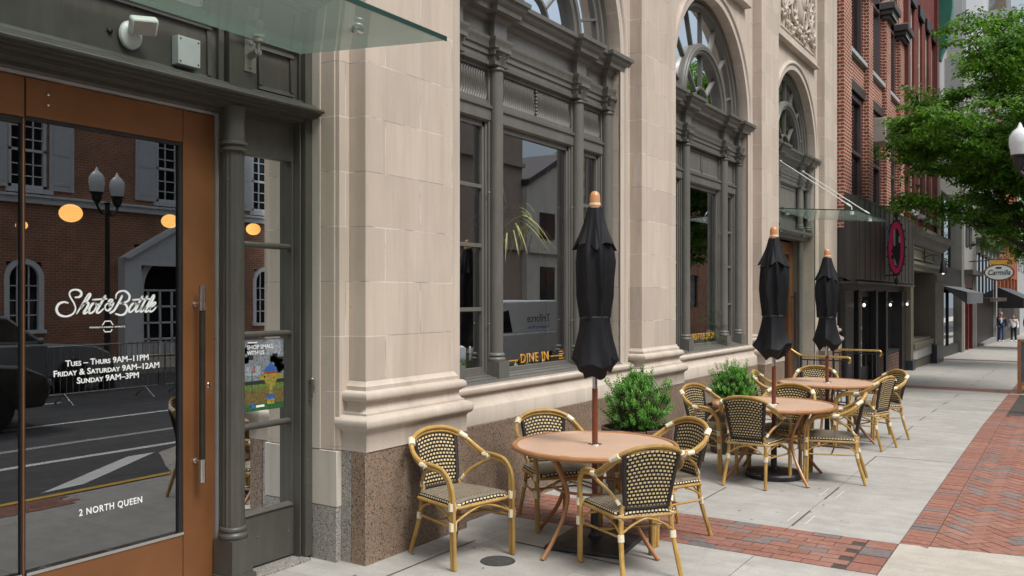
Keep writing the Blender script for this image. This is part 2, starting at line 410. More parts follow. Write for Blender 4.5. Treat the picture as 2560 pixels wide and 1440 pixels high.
ROADPAINT=simple('road_paint',(.62,.62,.60),.7,var=.12); YELLOWPAINT=simple('yellow_kerb_paint',(.55,.33,.03),.7,var=.15)
KERB=concrete('kerb_stone',(.40,.39,.37),False)

# ------------------------------------------------------------------ the ground
SLOPE=.019
def zg(y): return 0.0 if y<14 else -SLOPE*(min(y,150)-14)
YS=[-40,-10,0,6,14]+[14+8*i for i in range(1,18)]+[400]
def sheet(name,x0,x1,y0,y1,dz,mat,kind='structure'):
    ys=[y0]+[y for y in YS if y0<y<y1]+[y1]; m=MB()
    v=[]; 
    for y in ys: v+=[(x0,y,zg(y)+dz),(x1,y,zg(y)+dz)]
    m.add(v,[(2*i,2*i+1,2*i+3,2*i+2) for i in range(len(ys)-1)])
    o=m.build(name,mat,smooth=False); return tag(o,kind=kind)
CURB=5.15
sheet('ground',-400,400,-40,400,-.16,ASPH)
sheet('road',CURB+.15,14.6,-40,400,-.13,ASPH)
m=MB()
for (y0,y1) in ((-40,14),(14,150),(150,400)):
    pass
sheet('pavement',-.75,CURB,-40,400,-.02,CONC)   # concrete bed under the slabs and pavers
# kerb: a real step
def kerb(name,x0,x1,mat,top=.0):
    ys=[-40,14,150,400]; mm=MB(); v=[]
    for y in ys: v+=[(x0,y,zg(y)-.2),(x1,y,zg(y)-.2),(x1,y,zg(y)+top),(x0,y,zg(y)+top)]
    f=[]
    for i in range(len(ys)-1):
        a=4*i
        for j in range(4): f.append((a+j,a+(j+1)%4,a+4+(j+1)%4,a+4+j))
    mm.add(v,f+[(0,1,2,3),(12,13,14,15)]); o=mm.build(name,mat,smooth=False); return tag(o,kind='structure')
kerb('kerb',CURB,CURB+.15,KERB); kerb('far_kerb',14.45,14.6,KERB)
sheet('far_pavement',14.6,18.7,-40,400,0,CONC2)
# the carriageway cuts in towards the corner entrance, with its painted kerb line
mm=MB(); P_=[(2.62,-40),(CURB-.01,-40),(CURB-.01,8.6),(4.2,7.2),(3.75,6.33),(3.4,6.13),(3.0,5.88),(2.62,5.68)]
mm.add([(x,y,.006) for x,y in P_],[tuple(range(len(P_)))]); tag(mm.build('road_apron',ASPH,smooth=False),kind='structure')
mm=MB(); mm.quad((2.53,-40,.009),(2.62,-40,.009),(2.62,5.68,.009),(2.53,5.60,.009)); tag(mm.build('kerb_line',YELLOWPAINT,smooth=False),kind='structure')
mm=MB()
for i in range(4):
    for j in range(90):
        mm.quad((2.16+i*.092,-3+j*.2+(.1 if i%2 else 0)*.9-.6,.004),(2.248+i*.092,-3+j*.2+(.1 if i%2 else 0)*.9-.6,.004),(2.248+i*.092,-2.806+j*.2+(.1 if i%2 else 0)*.9-.6,.004),(2.16+i*.092,-2.806+j*.2+(.1 if i%2 else 0)*.9-.6,.004)) if -3+j*.2<5.0 else None
mm.tint=[random.random()*.8 for f in mm.f]
tag(mm.build('kerb_pavers',PAVER,smooth=False),kind='structure')
mm=MB(); mm.quad((2.74,4.40,.010),(2.80,4.85,.010),(3.74,6.28,.010),(3.76,5.95,.010)); mm.quad((4.55,-40,.010),(4.67,-40,.010),(4.2,6.9,.010),(4.08,6.9,.010)); tag(mm.build('crossing_marking',ROADPAINT,smooth=False),kind='structure')
# road markings
mm=MB()
for (x,) in ((7.7,),): mm.quad((x,-40,-.126),(x+.12,-40,-.126),(x+.12,14,-.126),(x,14,-.126))
for y in range(-36,12,6): mm.quad((10.3,y,-.126),(10.42,y,-.126),(10.42,y+3,-.126),(10.3,y+3,-.126))
mm.quad((5.6,3.0,-.126),(5.9,3.0,-.126),(7.7,6.2,-.126),(7.4,6.2,-.126)); mm.quad((5.6,9.0,-.126),(5.9,9.0,-.126),(7.7,12.2,-.126),(7.4,12.2,-.126))
tag(mm.build('road_marking',ROADPAINT,smooth=False),kind='structure')
# concrete slabs of the pavement, each bay cast against the next, narrow open joints between
E0=2.98
BANDS=[(6.05,6.89),(20.0,20.75),(33.6,34.4),(48,48.8)]
def slab_bay(y0,y1):
    mm=MB(); xs=[.0,.42,1.29,2.18,E0]; n=max(1,round((y1-y0)/1.03)); ys=[y0+(y1-y0)*i/n for i in range(n+1)]
    g=.0016
    for i in range(n):
        for j in range(4):
            a,b=xs[j],xs[j+1]; c,d=ys[i],ys[i+1]
            if j==0: a=-.55
            k=random.uniform(-.0009,.0009)
            z=lambda y:zg(y)-.0005+k
            gx=.0016 if random.random()<.4 else .0006
            gy=.0016 if random.random()<.3 else .0005
            mm.quad((a+gx,c+gy,z(c)),(b-gx,c+gy,z(c)),(b-gx,d-gy,z(d)),(a+gx,d-gy,z(d)))
    return mm
edges=[-12]+[e for b in BANDS for e in b]+[75]
allm=MB()
for i in range(0,len(edges),2):
    a=slab_bay(edges[i],edges[i+1]); allm.add(a.v,a.f)
tag(allm.build('pavement_slabs',CONC,smooth=False),kind='structure')
tag(sheet('slab_joint_bed',-.55,E0,-12,75,-.006,PAVEJOINT),kind='structure')
# open saw-cut joints with pale grinder scuffs beside them
jm=MB(); sm=MB()
def strip(mm,x,y0,y1,wd,dz): mm.quad((x-wd,y0,zg(y0)+dz),(x+wd,y0,zg(y0)+dz),(x+wd,y1,zg(y1)+dz),(x-wd,y1,zg(y1)+dz))
for (x,y0,y1,sc) in ((2.19,6.98,7.55,1),(2.19,8.05,8.62,1),(2.18,9.75,10.56,0),(2.18,11.5,12.2,0),(2.17,12.7,13.3,0),(2.17,13.9,14.5,0),(2.17,15.2,15.8,0),(2.17,16.6,17.2,0),(2.17,18.4,19.1,0),(1.29,7.35,8.05,0),(1.29,10.2,10.8,0),(.33,4.2,5.3,0)):
    strip(jm,x,y0,y1,.0055,.003)
    if sc: strip(sm,x-.07,y0+.12,y1-.1,.0035,.003); strip(sm,x+.075,y0+.1,y1-.15,.0035,.003)
for k in range(9):
    y=21.5+k*1.5; strip(jm,2.17,y,y+.35,.008,.003); strip(jm,1.2,y+.4,y+.7,.008,.003)
jm.quad((.55,5.425,.003),(1.5,5.335,.003),(1.5,5.35,.003),(.55,5.44,.003))
jm.quad((2.2,10.55,.003),(2.95,10.57,.003),(2.95,10.58,.003),(2.2,10.56,.003))
tag(jm.build('open_joint',simple('open_joint_dirt',(.075,.06,.05),.95,var=.3),smooth=False),kind='structure')
tag(sm.build('grinder_scuff',simple('grinder_scuff_chalk',(.58,.565,.53),.9,var=.1),smooth=False),kind='structure')
# small litter and gum spots
gm=MB()
for i in range(150):
    x=random.uniform(.1,2.9); y=random.uniform(2,22); r=random.uniform(.004,.013)
    n=7; ph=random.random()*6
    if any(a<y<b for a,b in BANDS): continue
    gm.add([(x+r*math.cos(ph+2*PI*k/n)*random.uniform(.7,1.4),y+r*math.sin(ph+2*PI*k/n)*random.uniform(.7,1.5),zg(y)+.0035) for k in range(n)],[tuple(range(n))])
tag(gm.build('gum_spots',simple('old_gum',(.13,.12,.11),.9,var=.3),smooth=False),kind='stuff')
# clay pavers: running bond in the cross bands, 45-degree herringbone with a soldier border beyond x=E0
def paver(mm,cx,cy,ang,L,W,clip=None):
    g=.0046; a,b=L/2-g,W/2-g; c,s=math.cos(ang),math.sin(ang)
    P=[(cx+u*c-v*s,cy+u*s+v*c) for u,v in ((-a,-b),(a,-b),(a,b),(-a,b))]
    if clip:
        P=clip(P)
        if len(P)<3: return
    dz=random.uniform(-.0012,.0012); tx,ty=random.uniform(-.004,.004),random.uniform(-.004,.004)
    top=[(x,y,zg(y)+.002+dz+(x-cx)*tx+(y-cy)*ty) for x,y in P]
    n=len(top); cxx=sum(p[0] for p in top)/n; cyy=sum(p[1] for p in top)/n
    low=[(x+(x-cxx)*.02,y+(y-cyy)*.02,z-.012) for x,y,z in top]
    mm.add(top+low,[tuple(range(n))]+[(i,(i+1)%n,n+(i+1)%n,n+i) for i in range(n)])
    t=random.random(); t=t*.8 if random.random()<.86 else .82+.18*random.random()
    mm.tint+= [t]*(n+1)
def clipper(x0=None,x1=None,y0=None,y1=None,extra=None):
    pl=[]
    if x0 is not None: pl.append((1,0,x0))
    if x1 is not None: pl.append((-1,0,-x1))
    if y0 is not None: pl.append((0,1,y0))
    if y1 is not None: pl.append((0,-1,-y1))
    if extra: pl+=extra
    def f(P):
        for (a,b,c) in pl:
            Q=[]
            for i in range(len(P)):
                p,q=P[i],P[(i+1)%len(P)]; dp=a*p[0]+b*p[1]-c; dq=a*q[0]+b*q[1]-c
                if dp>=0: Q.append(p)
                if dp*dq<0:
                    t=dp/(dp-dq); Q.append((p[0]+(q[0]-p[0])*t,p[1]+(q[1]-p[1])*t))
            P=Q
            if len(P)<3: return []
        return P
    return f
bm_=MB()
for (y0,y1) in BANDS[:3]:
    n=8; W=(y1-y0)/n
    for i in range(n):
        if i in(0,n-1) : L=.205
        y=y0+W*(i+.5); x=-.05+(.1 if i%2 else 0)
        while x<E0-.2:
            paver(bm_,x,y,0,.203,W,clipper(x1=E0-.21)); x+=.203
    yy=y0+.1
    while yy<y1: paver(bm_,E0-.1,yy,PI/2 if False else 0,.2,.2); yy+=.21
tag(bm_.build('paver_band',PAVER,smooth=False),kind='structure')
for (y0,y1) in BANDS[:3]: sheet('paver_band_bed',-.05,E0,y0,y1,-.004,PAVEJOINT)
hb=MB(); L,W=.203,.1015
# soldier border
y=6.92
while y<48:
    paver(hb,E0+.1,y,0,.2,W); y+=W
# curved edge where the ramp concrete meets the brick: a straight line through (2.98,6.9) and (5.0,7.4)
ex=[(-.16,1,6.9-.16*E0)]
cl=clipper(x0=E0+.203,x1=CURB-.03,y1=32,extra=ex)
c45=math.cos(PI/4)
for i in range(-60,260):
    for j in range(-60,70):
        # herringbone lattice, L = 2W
        u=i*W; v=j*W
        if (i-j)%4==0: cx,cy,a=u+L/2,v+W/2,0
        elif (i-j)%4==3: cx,cy,a=u+W/2,v+L/2,PI/2
        else: continue
        X=E0+1.0+(cx-cy)*c45; Y=6.0+(cx+cy)*c45
        if not(E0+.1<X<CURB+.1 and 6.6<Y<32): continue
        paver(hb,X,Y,a+PI/4,L,W,cl)
tag(hb.build('brick_paving',PAVER,smooth=False),kind='structure')
sheet('brick_paving_bed',E0,CURB,6.9,75,-.004,PAVEJOINT)
mm=MB(); mm.add([(E0+.004,-40,.001),(CURB,-40,.001),(CURB,7.24,.001),(E0+.004,6.9,.001)],[(0,1,2,3)])
tag(mm.build('ramp_pavement',CONC2,smooth=False),kind='structure')
mm=MB(); mm.quad((E0+.02,19.55,zg(19.6)+.008),(CURB,19.62,zg(19.6)+.008),(CURB,19.95,zg(19.9)+.008),(E0+.02,19.95,zg(19.9)+.008)); tag(mm.build('paving_edge_strip',CONC2,smooth=False),kind='structure')
# ================================================================== the limestone bank building
bank=empty('stone_building',(0,9,0),label='pale limestone building with arched grey-green windows and speckled granite base',cat='building')
WX=-.146
PIL=[(-.05,.95),(4.476,5.475),(9.008,10.0),(13.48,14.40),(17.545,18.60)]
TOP=9.6
BASE=[(.075,.757),(.075,.885),(.085,.897),(.105,.91),(.115,.935),(.115,.96),(.103,.982),(.08,.995),(.062,.998),(.062,1.012),(.046,1.018),(.034,1.04),(.032,1.062),(.036,1.078),(.05,1.083),(.05,1.09),(.066,1.095),(.075,1.11),(.077,1.128),(.07,1.146),(.055,1.158),(.03,1.162),(.03,1.19),(.018,1.2),(.004,1.225)]
def around(y0,y1,xb=WX-.1,xf=0.0): return [(xb,y0),(xf,y0),(xf,y1),(xb,y1)]
for i,(a,b) in enumerate(PIL):
    m=MB(); m.box(-.45,0,a,b,.757,TOP); p=m.build('pilaster',STONE,bank,world=True,bevel=.006)
    m=MB(); m.sweep_plan(BASE,around(a,b)); m.build('pilaster_base',STONE_PLAIN,p,angle=50)
    m=MB(); m.box(-.45 if i!=1 else -.063,.068,a-.075,b+.09,-.3,.757); g=m.build('granite_pedestal',GRAN_RED,p,bevel=.004)
# grey granite return and plain jamb blocks beside the entrance
def stone_box(name,mat,*a,bev=.004):
    return MB().box(*a).build(name,mat,bank,world=True,bevel=bev)
stone_box('granite_jamb',GRAN_GREY,-.5,-.066,4.402,4.47,-.3,.755)
stone_box('granite_jamb',GRAN_GREY,-.5,-.150,4.352,4.4,-.3,.37)
stone_box('stone_jamb_block',STONE_PALE,-.5,-.147,4.350,4.4,.374,.753)
# wall bays with their arched openings
BAYS=[dict(y0=5.475,y1=9.008,cy=7.2425,r=1.497),dict(y0=10.0,y1=13.48,cy=11.74,r=1.475),dict(y0=14.40,y1=17.545,cy=15.97,r=1.40)]
ZS=4.44
def wall_bay(b,zb):
    y0,y1,cy,r=b['y0'],b['y1'],b['cy'],b['r']; m=MB(); X=WX; n=36
    l,rr=cy-r,cy+r
    m.quad((X,y0,zb),(X,l,zb),(X,l,TOP),(X,y0,TOP)); m.quad((X,rr,zb),(X,y1,zb),(X,y1,TOP),(X,rr,TOP))
    A=[(cy-r*math.cos(PI*i/n),ZS+r*math.sin(PI*i/n)) for i in range(n+1)]
    for (p,q) in zip(A,A[1:]): m.quad((X,p[0],p[1]),(X,q[0],q[1]),(X,q[0],TOP),(X,p[0],TOP))
    full=[(l,zb)]+A+[(rr,zb)]
    for (p,q) in zip(full,full[1:]): m.quad((X,p[0],p[1]),(X-.34,p[0],p[1]),(X-.34,q[0],q[1]),(X,q[0],q[1]))
    m.build('wall',STONE,bank,world=True,angle=25)
    # roll moulding and raised arch band round the opening
    m=MB(); m.arc([(.0,X-.01),(.0,X+.012),(.03,X+.014),(.085,X+.014),(.092,X+.03),(.105,X+.04),(.125,X+.042),(.142,X+.034),(.15,X+.018),(.165,X+.016),(.168,X-.01)],cy,ZS,r,n=44,zb=zb)
    m.build('archivolt',STONE_PLAIN,bank,world=True,angle=40)
    # joints cut across the arch band
    m=MB()
    for i in range(1,12):
        w=PI*i/12; c,s=math.cos(w),math.sin(w); q=.003
        m.quad(*[(X+.0155,cy+c*rad-s*t,ZS+s*rad+c*t) for rad,t in ((r+.002,-q),(r+.085,-q),(r+.085,q),(r+.002,q))])
    m.build('arch_joints',simple('joint_mortar_%d'%int(cy),(.60,.57,.52),.9,var=.2),bank,world=True,smooth=False)
wall_bay(BAYS[0],.9); wall_bay(BAYS[1],.9); wall_bay(BAYS[2],-.3)
# sill course with its mouldings, and the granite dado below
SILL=[(-.35,.757),(-.045,.757),(-.045,.885),(-.052,.895),(-.075,.91),(-.098,.945),(-.108,.985),(-.108,.995),(-.092,1.0),(-.074,1.008),(-.066,1.025),(-.070,1.042),(-.085,1.052),(-.1,1.055),(-.1,1.066),(-.35,1.078)]
for b in BAYS[:2]:
    MB().mould(SILL,b['y0']+.06,b['y1']-.05).build('sill_course',STONE_PLAIN,bank,world=True,angle=40)
    stone_box('granite_dado',GRAN_RED,-.45,-.035,b['y0']+.08,b['y1']-.06,-.3,.755)
for a,bb in ((14.40,14.5),(17.40,17.55)): stone_box('granite_dado',GRAN_GREY,-.45,-.1,a,bb,-.4,.755)
# return wall of the bay beside the entrance
stone_box('wall',STONE,-.5,WX,4.374,4.476,.757,TOP)
stone_box('stone_jamb',STONE,-.5,-.178,4.360,4.3735,.757,TOP)
stone_box('stone_jamb',STONE_PALE,-.5,-.300,4.347,4.3595,.757,TOP)
stone_box('wall',STONE,-.5,WX,.95,1.0,0,TOP); stone_box('wall',STONE,-.5,WX-.02,1.0,4.36,5.2,TOP)
stone_box('wall',STONE,-.8,-.3,18.2,18.6,-.5,TOP)
# carved relief panels high between the pilasters
for b in BAYS[2:]+BAYS[1:2]:
    cy=b['cy']; z0,z1=6.32,7.75; hw=1.18
    m=MB(); m.box(WX-.02,WX+.006,cy-hw,cy+hw,z0,z1)
    for (a,c,d,e) in ((cy-hw-.13,cy+hw+.13,z0-.13,z0),(cy-hw-.13,cy+hw+.13,z1,z1+.13),(cy-hw-.13,cy-hw,z0,z1),(cy+hw,cy+hw+.13,z0,z1)):
        m.box(WX-.01,WX+.07,a,c,d,e)
    for (a,c,d,e) in ((cy-hw-.17,cy+hw+.17,z0-.165,z0-.132),(cy-hw-.17,cy+hw+.17,z1+.132,z1+.165)): m.box(WX-.01,WX+.11,a,c,d,e)
    m.box(WX-.01,WX+.05,cy-hw+.06,cy+hw-.06,z0+.05,z0+.09)
    rp_=m.build('relief_panel',STONE_PLAIN,bank,world=True,bevel=.01)
    m=MB(); rnd=random.Random(3)
    # scrolls, leaves and a central shield
    for sgn in (-1,1):
        for k in range(3):
            ccy=cy+sgn*(.38+.30*k); ccz=(z0+z1)/2+(.22 if k%2 else -.18); r0=.24-.03*k
            pts=[(WX+.06,ccy+sgn*r0*(1-t/22)*math.cos(t*.62+k),ccz+r0*(1-t/22)*1.25*math.sin(t*.62+k)) for t in range(20)]
            m.tube(pts,[.045-.0012*t for t in range(20)],6)
            for q in range(16):
                w=2*PI*q/16; rr=r0*rnd.uniform(1.0,1.7)
                c=Vector((WX+.05,ccy+rr*math.cos(w),ccz+rr*1.15*math.sin(w))); dr=Vector((.3,math.cos(w+.7),math.sin(w+.7)))*.13
                if z0+.08<c.z<z1-.08 and abs(c.y-cy)<hw-.06:
                    m.tube([c-dr*.6,c,c+dr*.6],[.012,.05,.008],6)
    m.ico((WX+.05,cy,(z0+z1)/2),.3,2,.35,.62,1.35); m.ico((WX+.1,cy,(z0+z1)/2+.05),.17,2,.5,.7,1.2)
    for q in range(14):
        w=2*PI*q/14; c=Vector((WX+.05,cy+.26*math.cos(w),(z0+z1)/2+.5*math.sin(w))); m.ico(c,.06,1)
    m.build('carving',STONE_PLAIN,rp_)
# interior shell: floor, back wall, ceiling, party walls - what daylight finds behind the glass
INSIDE=-.62
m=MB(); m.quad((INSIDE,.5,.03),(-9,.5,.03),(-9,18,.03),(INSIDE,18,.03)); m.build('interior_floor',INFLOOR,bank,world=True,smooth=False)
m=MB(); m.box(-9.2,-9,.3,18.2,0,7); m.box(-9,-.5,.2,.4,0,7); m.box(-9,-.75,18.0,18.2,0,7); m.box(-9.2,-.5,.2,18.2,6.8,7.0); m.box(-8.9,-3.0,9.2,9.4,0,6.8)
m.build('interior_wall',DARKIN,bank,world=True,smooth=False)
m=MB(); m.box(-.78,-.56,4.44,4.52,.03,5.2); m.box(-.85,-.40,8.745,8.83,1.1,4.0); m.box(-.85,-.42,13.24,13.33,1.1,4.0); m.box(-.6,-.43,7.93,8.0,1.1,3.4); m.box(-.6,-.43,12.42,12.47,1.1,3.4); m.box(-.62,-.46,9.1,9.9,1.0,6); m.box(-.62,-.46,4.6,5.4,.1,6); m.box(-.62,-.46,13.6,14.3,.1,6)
m.build('interior_jamb',INWALL,bank,world=True,smooth=False)

# ------------------------------------------------------------------ painted joinery
XF=-.30
ENT=[(.0,3.835),(.03,3.84),(.034,3.872),(.012,3.878),(.012,3.925),(.026,3.93),(.026,3.975),(.042,3.985),(.046,4.03),(.052,4.04),(.058,4.06),(.058,4.075),(.016,4.085),(.016,4.215),(.03,4.222),(.05,4.245),(.055,4.27),(.11,4.28),(.115,4.325),(.128,4.332),(.15,4.36),(.155,4.385),(.175,4.392),(.178,4.43),(.0,4.452)]
def entablature(m,y0,y1,cols,xf=XF):
    m.sweep_plan(ENT,[(xf,y0),(xf,y1)])
    for yc in cols: m.sweep_plan(ENT,[(xf-.03,yc-.085),(xf+.062,yc-.085),(xf+.062,yc+.085),(xf-.03,yc+.085)])
def column(m,yc,z0,z1,r=.062,xf=XF,plinth=.2,fluted=False):
    x=xf+.03
    m.box(x-.1,x+.085,yc-.082,yc+.082,z0-.06,z0+plinth-.09)
    m.lathe([(.08,z0+plinth-.09),(.086,z0+plinth-.075),(.08,z0+plinth-.06),(.068,z0+plinth-.052),(.078,z0+plinth-.04),(.076,z0+plinth-.025),(r+.002,z0+plinth-.015)],x,yc,20)
    wob=(lambda w,z:1-.05*max(0,math.cos(12*w))) if fluted else None
    m.lathe([(r,z0+plinth-.02),(r,z1-.18)],x,yc,48 if fluted else 20,wob=wob)
    m.lathe([(r+.012,z1-.185),(r+.016,z1-.175),(r+.012,z1-.165),(r-.004,z1-.16),(r+.004,z1-.1),(r+.02,z1-.055),(r+.034,z1-.03)],x,yc,20)
    for k in range(10):
        w=2*PI*k/10; m.tube([(x+(r+.0)*math.cos(w),yc+(r+.0)*math.sin(w),z1-.15),(x+(r+.018)*math.cos(w),yc+(r+.018)*math.sin(w),z1-.085),(x+(r+.036)*math.cos(w),yc+(r+.036)*math.sin(w),z1-.075)],[.012,.012,.006],5)
    m.box(x-.1,x+.1,yc-.098,yc+.098,z1-.03,z1)
def flutes(m,y0,y1,z0,z1,x,pitch=.034,amp=.022):
    n=int((y1-y0)/pitch)
    for i in range(n):
        y=y0+(i+.5)*(y1-y0)/n
        m.tube([(x,y+amp*math.sin(2*PI*(t/8)),z0+(z1-z0)*t/8) for t in range(9)],.0115,5)
def framed_panel(m,y0,y1,z0,z1,x,w=.03,d=.016):
    m.box(x-.03,x,y0,y1,z0,z1)
    for (a,b,c,e) in ((y0,y1,z0,z0+w),(y0,y1,z1-w,z1),(y0,y0+w,z0+w,z1-w),(y1-w,y1,z0+w,z1-w)):
        m.prism([(x-.01,c),(x+d,c),(x+d*.4,e),(x-.01,e)],'y',a,b)
def ring_mullions(m,cy,zs,r0,r1,angles,x,w=.026,d=.05):
    for a in angles:
        c,s=math.cos(a),math.sin(a); P=[]
        for rad,t in ((r0,-w/2),(r1,-w/2),(r1,w/2),(r0,w/2)): P.append((cy+c*rad-s*t,zs+s*rad+c*t))
        m.prism(P,'x',x-d/2,x+d/2)
def disc_pane(m,cy,zs,r,x,n=32):
    m.add([(x,cy+r*math.cos(PI*i/n),zs+r*math.sin(PI*i/n)) for i in range(n+1)],[tuple(range(n+1))])
def fanlight(win,cy,r,xf=XF,zs=ZS+.01):
    m=MB()
    m.arc([(-.165,xf-.08),(-.165,xf-.03),(-.13,xf-.02),(-.12,xf+.012),(-.075,xf+.014),(-.068,xf-.01),(-.05,xf-.012),(-.04,xf+.02),(.0,xf+.024),(.012,xf-.08)],cy,zs,r,n=44)
    m.arc([(-.075,xf-.08),(-.075,xf+.02),(-.05,xf+.035),(-.03,xf+.03),(-.022,xf+.052),(.02,xf+.056),(.03,xf+.04),(.055,xf+.038),(.075,xf+.012),(.075,xf-.08)],cy,zs,.79,n=36)
    m.build('arch_frame',PAINT,win,angle=40)
    m=MB()
    ring_mullions(m,cy,zs,.86,r-.15,[R(a) for a in (16,42,66,90,114,138,164)],xf-.045)
    ring_mullions(m,cy,zs,.27,.72,[R(a) for a in (42,90,138)],xf-.045)
    m.arc([(-.014,xf-.07),(-.014,xf-.02),(.014,xf-.02),(.014,xf-.07)],cy,zs,.27,n=18,close=True)
    m.build_each('glazing_bar',PAINT,angle=40)
    m=MB(); disc_pane(m,cy,zs,r-.1,xf-.052); m.build('pane',UPGLASS,win,smooth=False)
def arched_window(b,fl=True):
    cy,r=b['cy'],b['r']; k=r/1.497
    win=empty('arched_window',(XF,cy,1.07)); under(win,bank,True)
    bmat=PAINT
    c1,c2=cy-.76*k,cy+.76*k; e1,e2=cy-1.43*k,cy+1.43*k
    def add(name,m,mat=PAINT,**kw):
        o=m.build(name,mat,None,**kw); under(o,win,True); return o
    # sill: stepped and weathered back to the glass
    add('sill',MB().mould([(-.5,1.06),(XF+.19,1.067),(XF+.185,1.076),(XF+.10,1.082),(XF+.10,1.092),(XF+.03,1.098),(XF+.03,1.108),(XF-.02,1.112),(XF-.02,1.128),(-.5,1.128)],cy-r,cy+r),angle=20)
    for yc in (c1,c2,e1,e2):
        m=MB(); column(m,yc,1.12,3.985); add('column',m,angle=45)
        m=MB(); m.box(XF-.12,XF+.004,yc-.078,yc+.078,1.10,3.9)
        for s in(-1,1): m.box(XF-.1,XF-.016,yc+s*.078,yc+s*.10,1.10,3.5)
        add('mullion_post',m,bevel=.004)
    m=MB(); entablature(m,cy-r,cy+r,(c1,c2,e1,e2)); m.box(XF-.2,XF+.0,cy-r,cy+r,3.835,4.45); add('cornice',m,angle=30)
    lights=[(e1+.10,c1-.10,1),(c1+.10,c2-.10,0),(c2+.10,e2-.10,1)]
    for (a,d,side) in lights:
        m=MB(); m.mould([(XF-.1,3.345),(XF-.005,3.345),(XF+.012,3.36),(XF+.014,3.455),(XF+.03,3.462),(XF+.032,3.482),(XF+.01,3.49),(XF+.01,3.503),(XF-.1,3.503)],a-.13,d+.13)
        m.box(XF-.09,XF-.03,a-.005,d+.005,3.30,3.345)
        add('header_rail',m,angle=20)
        m=MB(); z0,z1=3.505,3.835
        m.box(XF-.1,XF-.045 if not fl else XF-.03,a-.05,d+.05,z0,z1)
        if fl:
            if side: segs=[(a-.02,d+.02)]
            else: segs=[(a-.02,(a+d)/2-.02),((a+d)/2+.02,d+.02)]
            for (p,q) in segs:
                flutes(m,p,q,z0+.035,z1-.035,XF-.03)
            for (p,q,zz,ze) in ((a-.06,d+.06,z0,z0+.035),(a-.06,d+.06,z1-.035,z1)): m.box(XF-.05,XF-.008,p,q,zz,ze)
            if not side:
                for t in range(7): m.ico((XF-.015,(a+d)/2,z0+.06+t*.035),.017,1)
        else:
            if side: framed_panel(m,a-.03,d+.03,z0+.01,z1-.01,XF-.03)
            else:
                framed_panel(m,a-.03,(a+d)/2-.01,z0+.01,z1-.01,XF-.03); framed_panel(m,(a+d)/2+.01,d+.03,z0+.01,z1-.01,XF-.03)
        add('fluted_panel' if fl else 'plain_panel',m,angle=50)
        m=MB(); f=.035 if side else .03
        for (p,q,s,t) in ((a,a+f,1.125,3.345),(d-f,d,1.125,3.345),(a+f,d-f,1.125,1.125+(f+.02 if side else .026))): m.box(XF-.085,XF-.03,p,q,s,t)
        if side:
            for z in (2.77,2.25,1.69): m.box(XF-.075,XF-.033,a+f,d-f,z-.017,z+.017)
        add('sash',m,bevel=.003)
        m=MB(); m.quad((XF-.058,a,1.12),(XF-.058,d,1.12),(XF-.058,d,3.35),(XF-.058,a,3.35)); add('pane',m,WINGLASS,smooth=False)
    # small bolts on the posts
    m=MB()
    for yc in (c1,c2): 
        for z in (1.56,2.72): m.ico((XF+.02,yc-.098,z),.012,1)
    [under(q,win,True) for q in m.build_each('bolt',STEEL)]
    sub=win
    o0=set(bpy.data.objects)
    fanlight_parts(win,cy,r)
    return win
def fanlight_parts(win,cy,r,xf=XF):
    n0=set(o.name for o in bpy.data.objects)
    fanlight(None,cy,r,xf)
    for o in list(bpy.data.objects):
        if o.name not in n0: under(o,win,True)
w1=arched_window(BAYS[0],True); w1['label']='arched window with wavy fluted panels'
w2=arched_window(BAYS[1],False); w2['label']='arched window with plain panels'
# lettering on the panes
def win_child(o): under(o,w1,True)
o=text_mesh('lettering','DINE IN',GOLD,None,(XF-.055,7.29,1.172),1,.088,.52,space=1.15); under(o,w1,True)
m=MB()
for a,d in ((6.64,6.98),(7.60,7.83)): m.box(XF-.056,XF-.0545,a,d,1.20,1.209)
for k in range(4): m.box(XF-.056,XF-.0545,7.76,7.86-.02*(k%2),1.168+.024*k,1.177+.024*k)
m.build_each('lettering_rule',GOLD,top=w1,smooth=False)
o=text_mesh('lettering','BOTTLE SHOP',GOLD,None,(XF-.055,11.90,1.20),1,.092,.86,space=1.1); under(o,w2,True)

# ------------------------------------------------------------------ the far entrance (third bay)
b=BAYS[2]; cy,r=b['cy'],b['r']
d2=empty('side_entrance',(XF,cy,0)); under(d2,bank,True); d2['label']='copper framed side door under a fanlight'
def add2(name,m,mat=PAINT,**kw):
    o=m.build(name,mat,None,**kw); under(o,d2,True); return o
cc=(cy-.76,cy+.76,cy-1.34,cy+1.34)
m=MB(); entablature(m,cy-r,cy+r,cc); m.box(XF-.2,XF,cy-r,cy+r,3.835,4.45); add2('cornice',m,angle=30)
for yc in cc:
    m=MB(); column(m,yc,2.98,3.985,plinth=.18); add2('column',m,angle=45)
m=MB(); m.box(XF-.12,XF-.03,cy-r,cy+r,3.0,3.85)
for a,d in ((cy-.64,cy+.64),(cy+.86,cy+1.25),(cy-1.25,cy-.86)): framed_panel(m,a,d,3.36,3.80,XF-.025,.04); 
m.mould([(XF-.1,3.30),(XF+.02,3.30),(XF+.02,3.34),(XF-.1,3.35)],cy-r,cy+r)
add2('panel',m,angle=30)
m=MB(); m.mould([(XF-.2,2.86),(XF+.02,2.86),(XF+.05,2.88),(XF+.05,2.92),(XF+.11,2.95),(XF+.13,2.97),(XF+.13,3.01),(XF-.2,3.03)],cy-r,cy+r+.05); add2('door_header',m,angle=25)
m=MB(); m.box(XF-.2,XF-.08,cy+1.28,cy+r,-.1,2.9); m.box(XF-.2,XF-.06,cy+1.0,cy+1.06,-.1,2.9); m.box(XF-.16,XF-.08,cy+1.06,cy+1.3,-.1,.5); m.box(XF-.16,XF-.08,cy+1.06,cy+1.3,2.6,2.9)
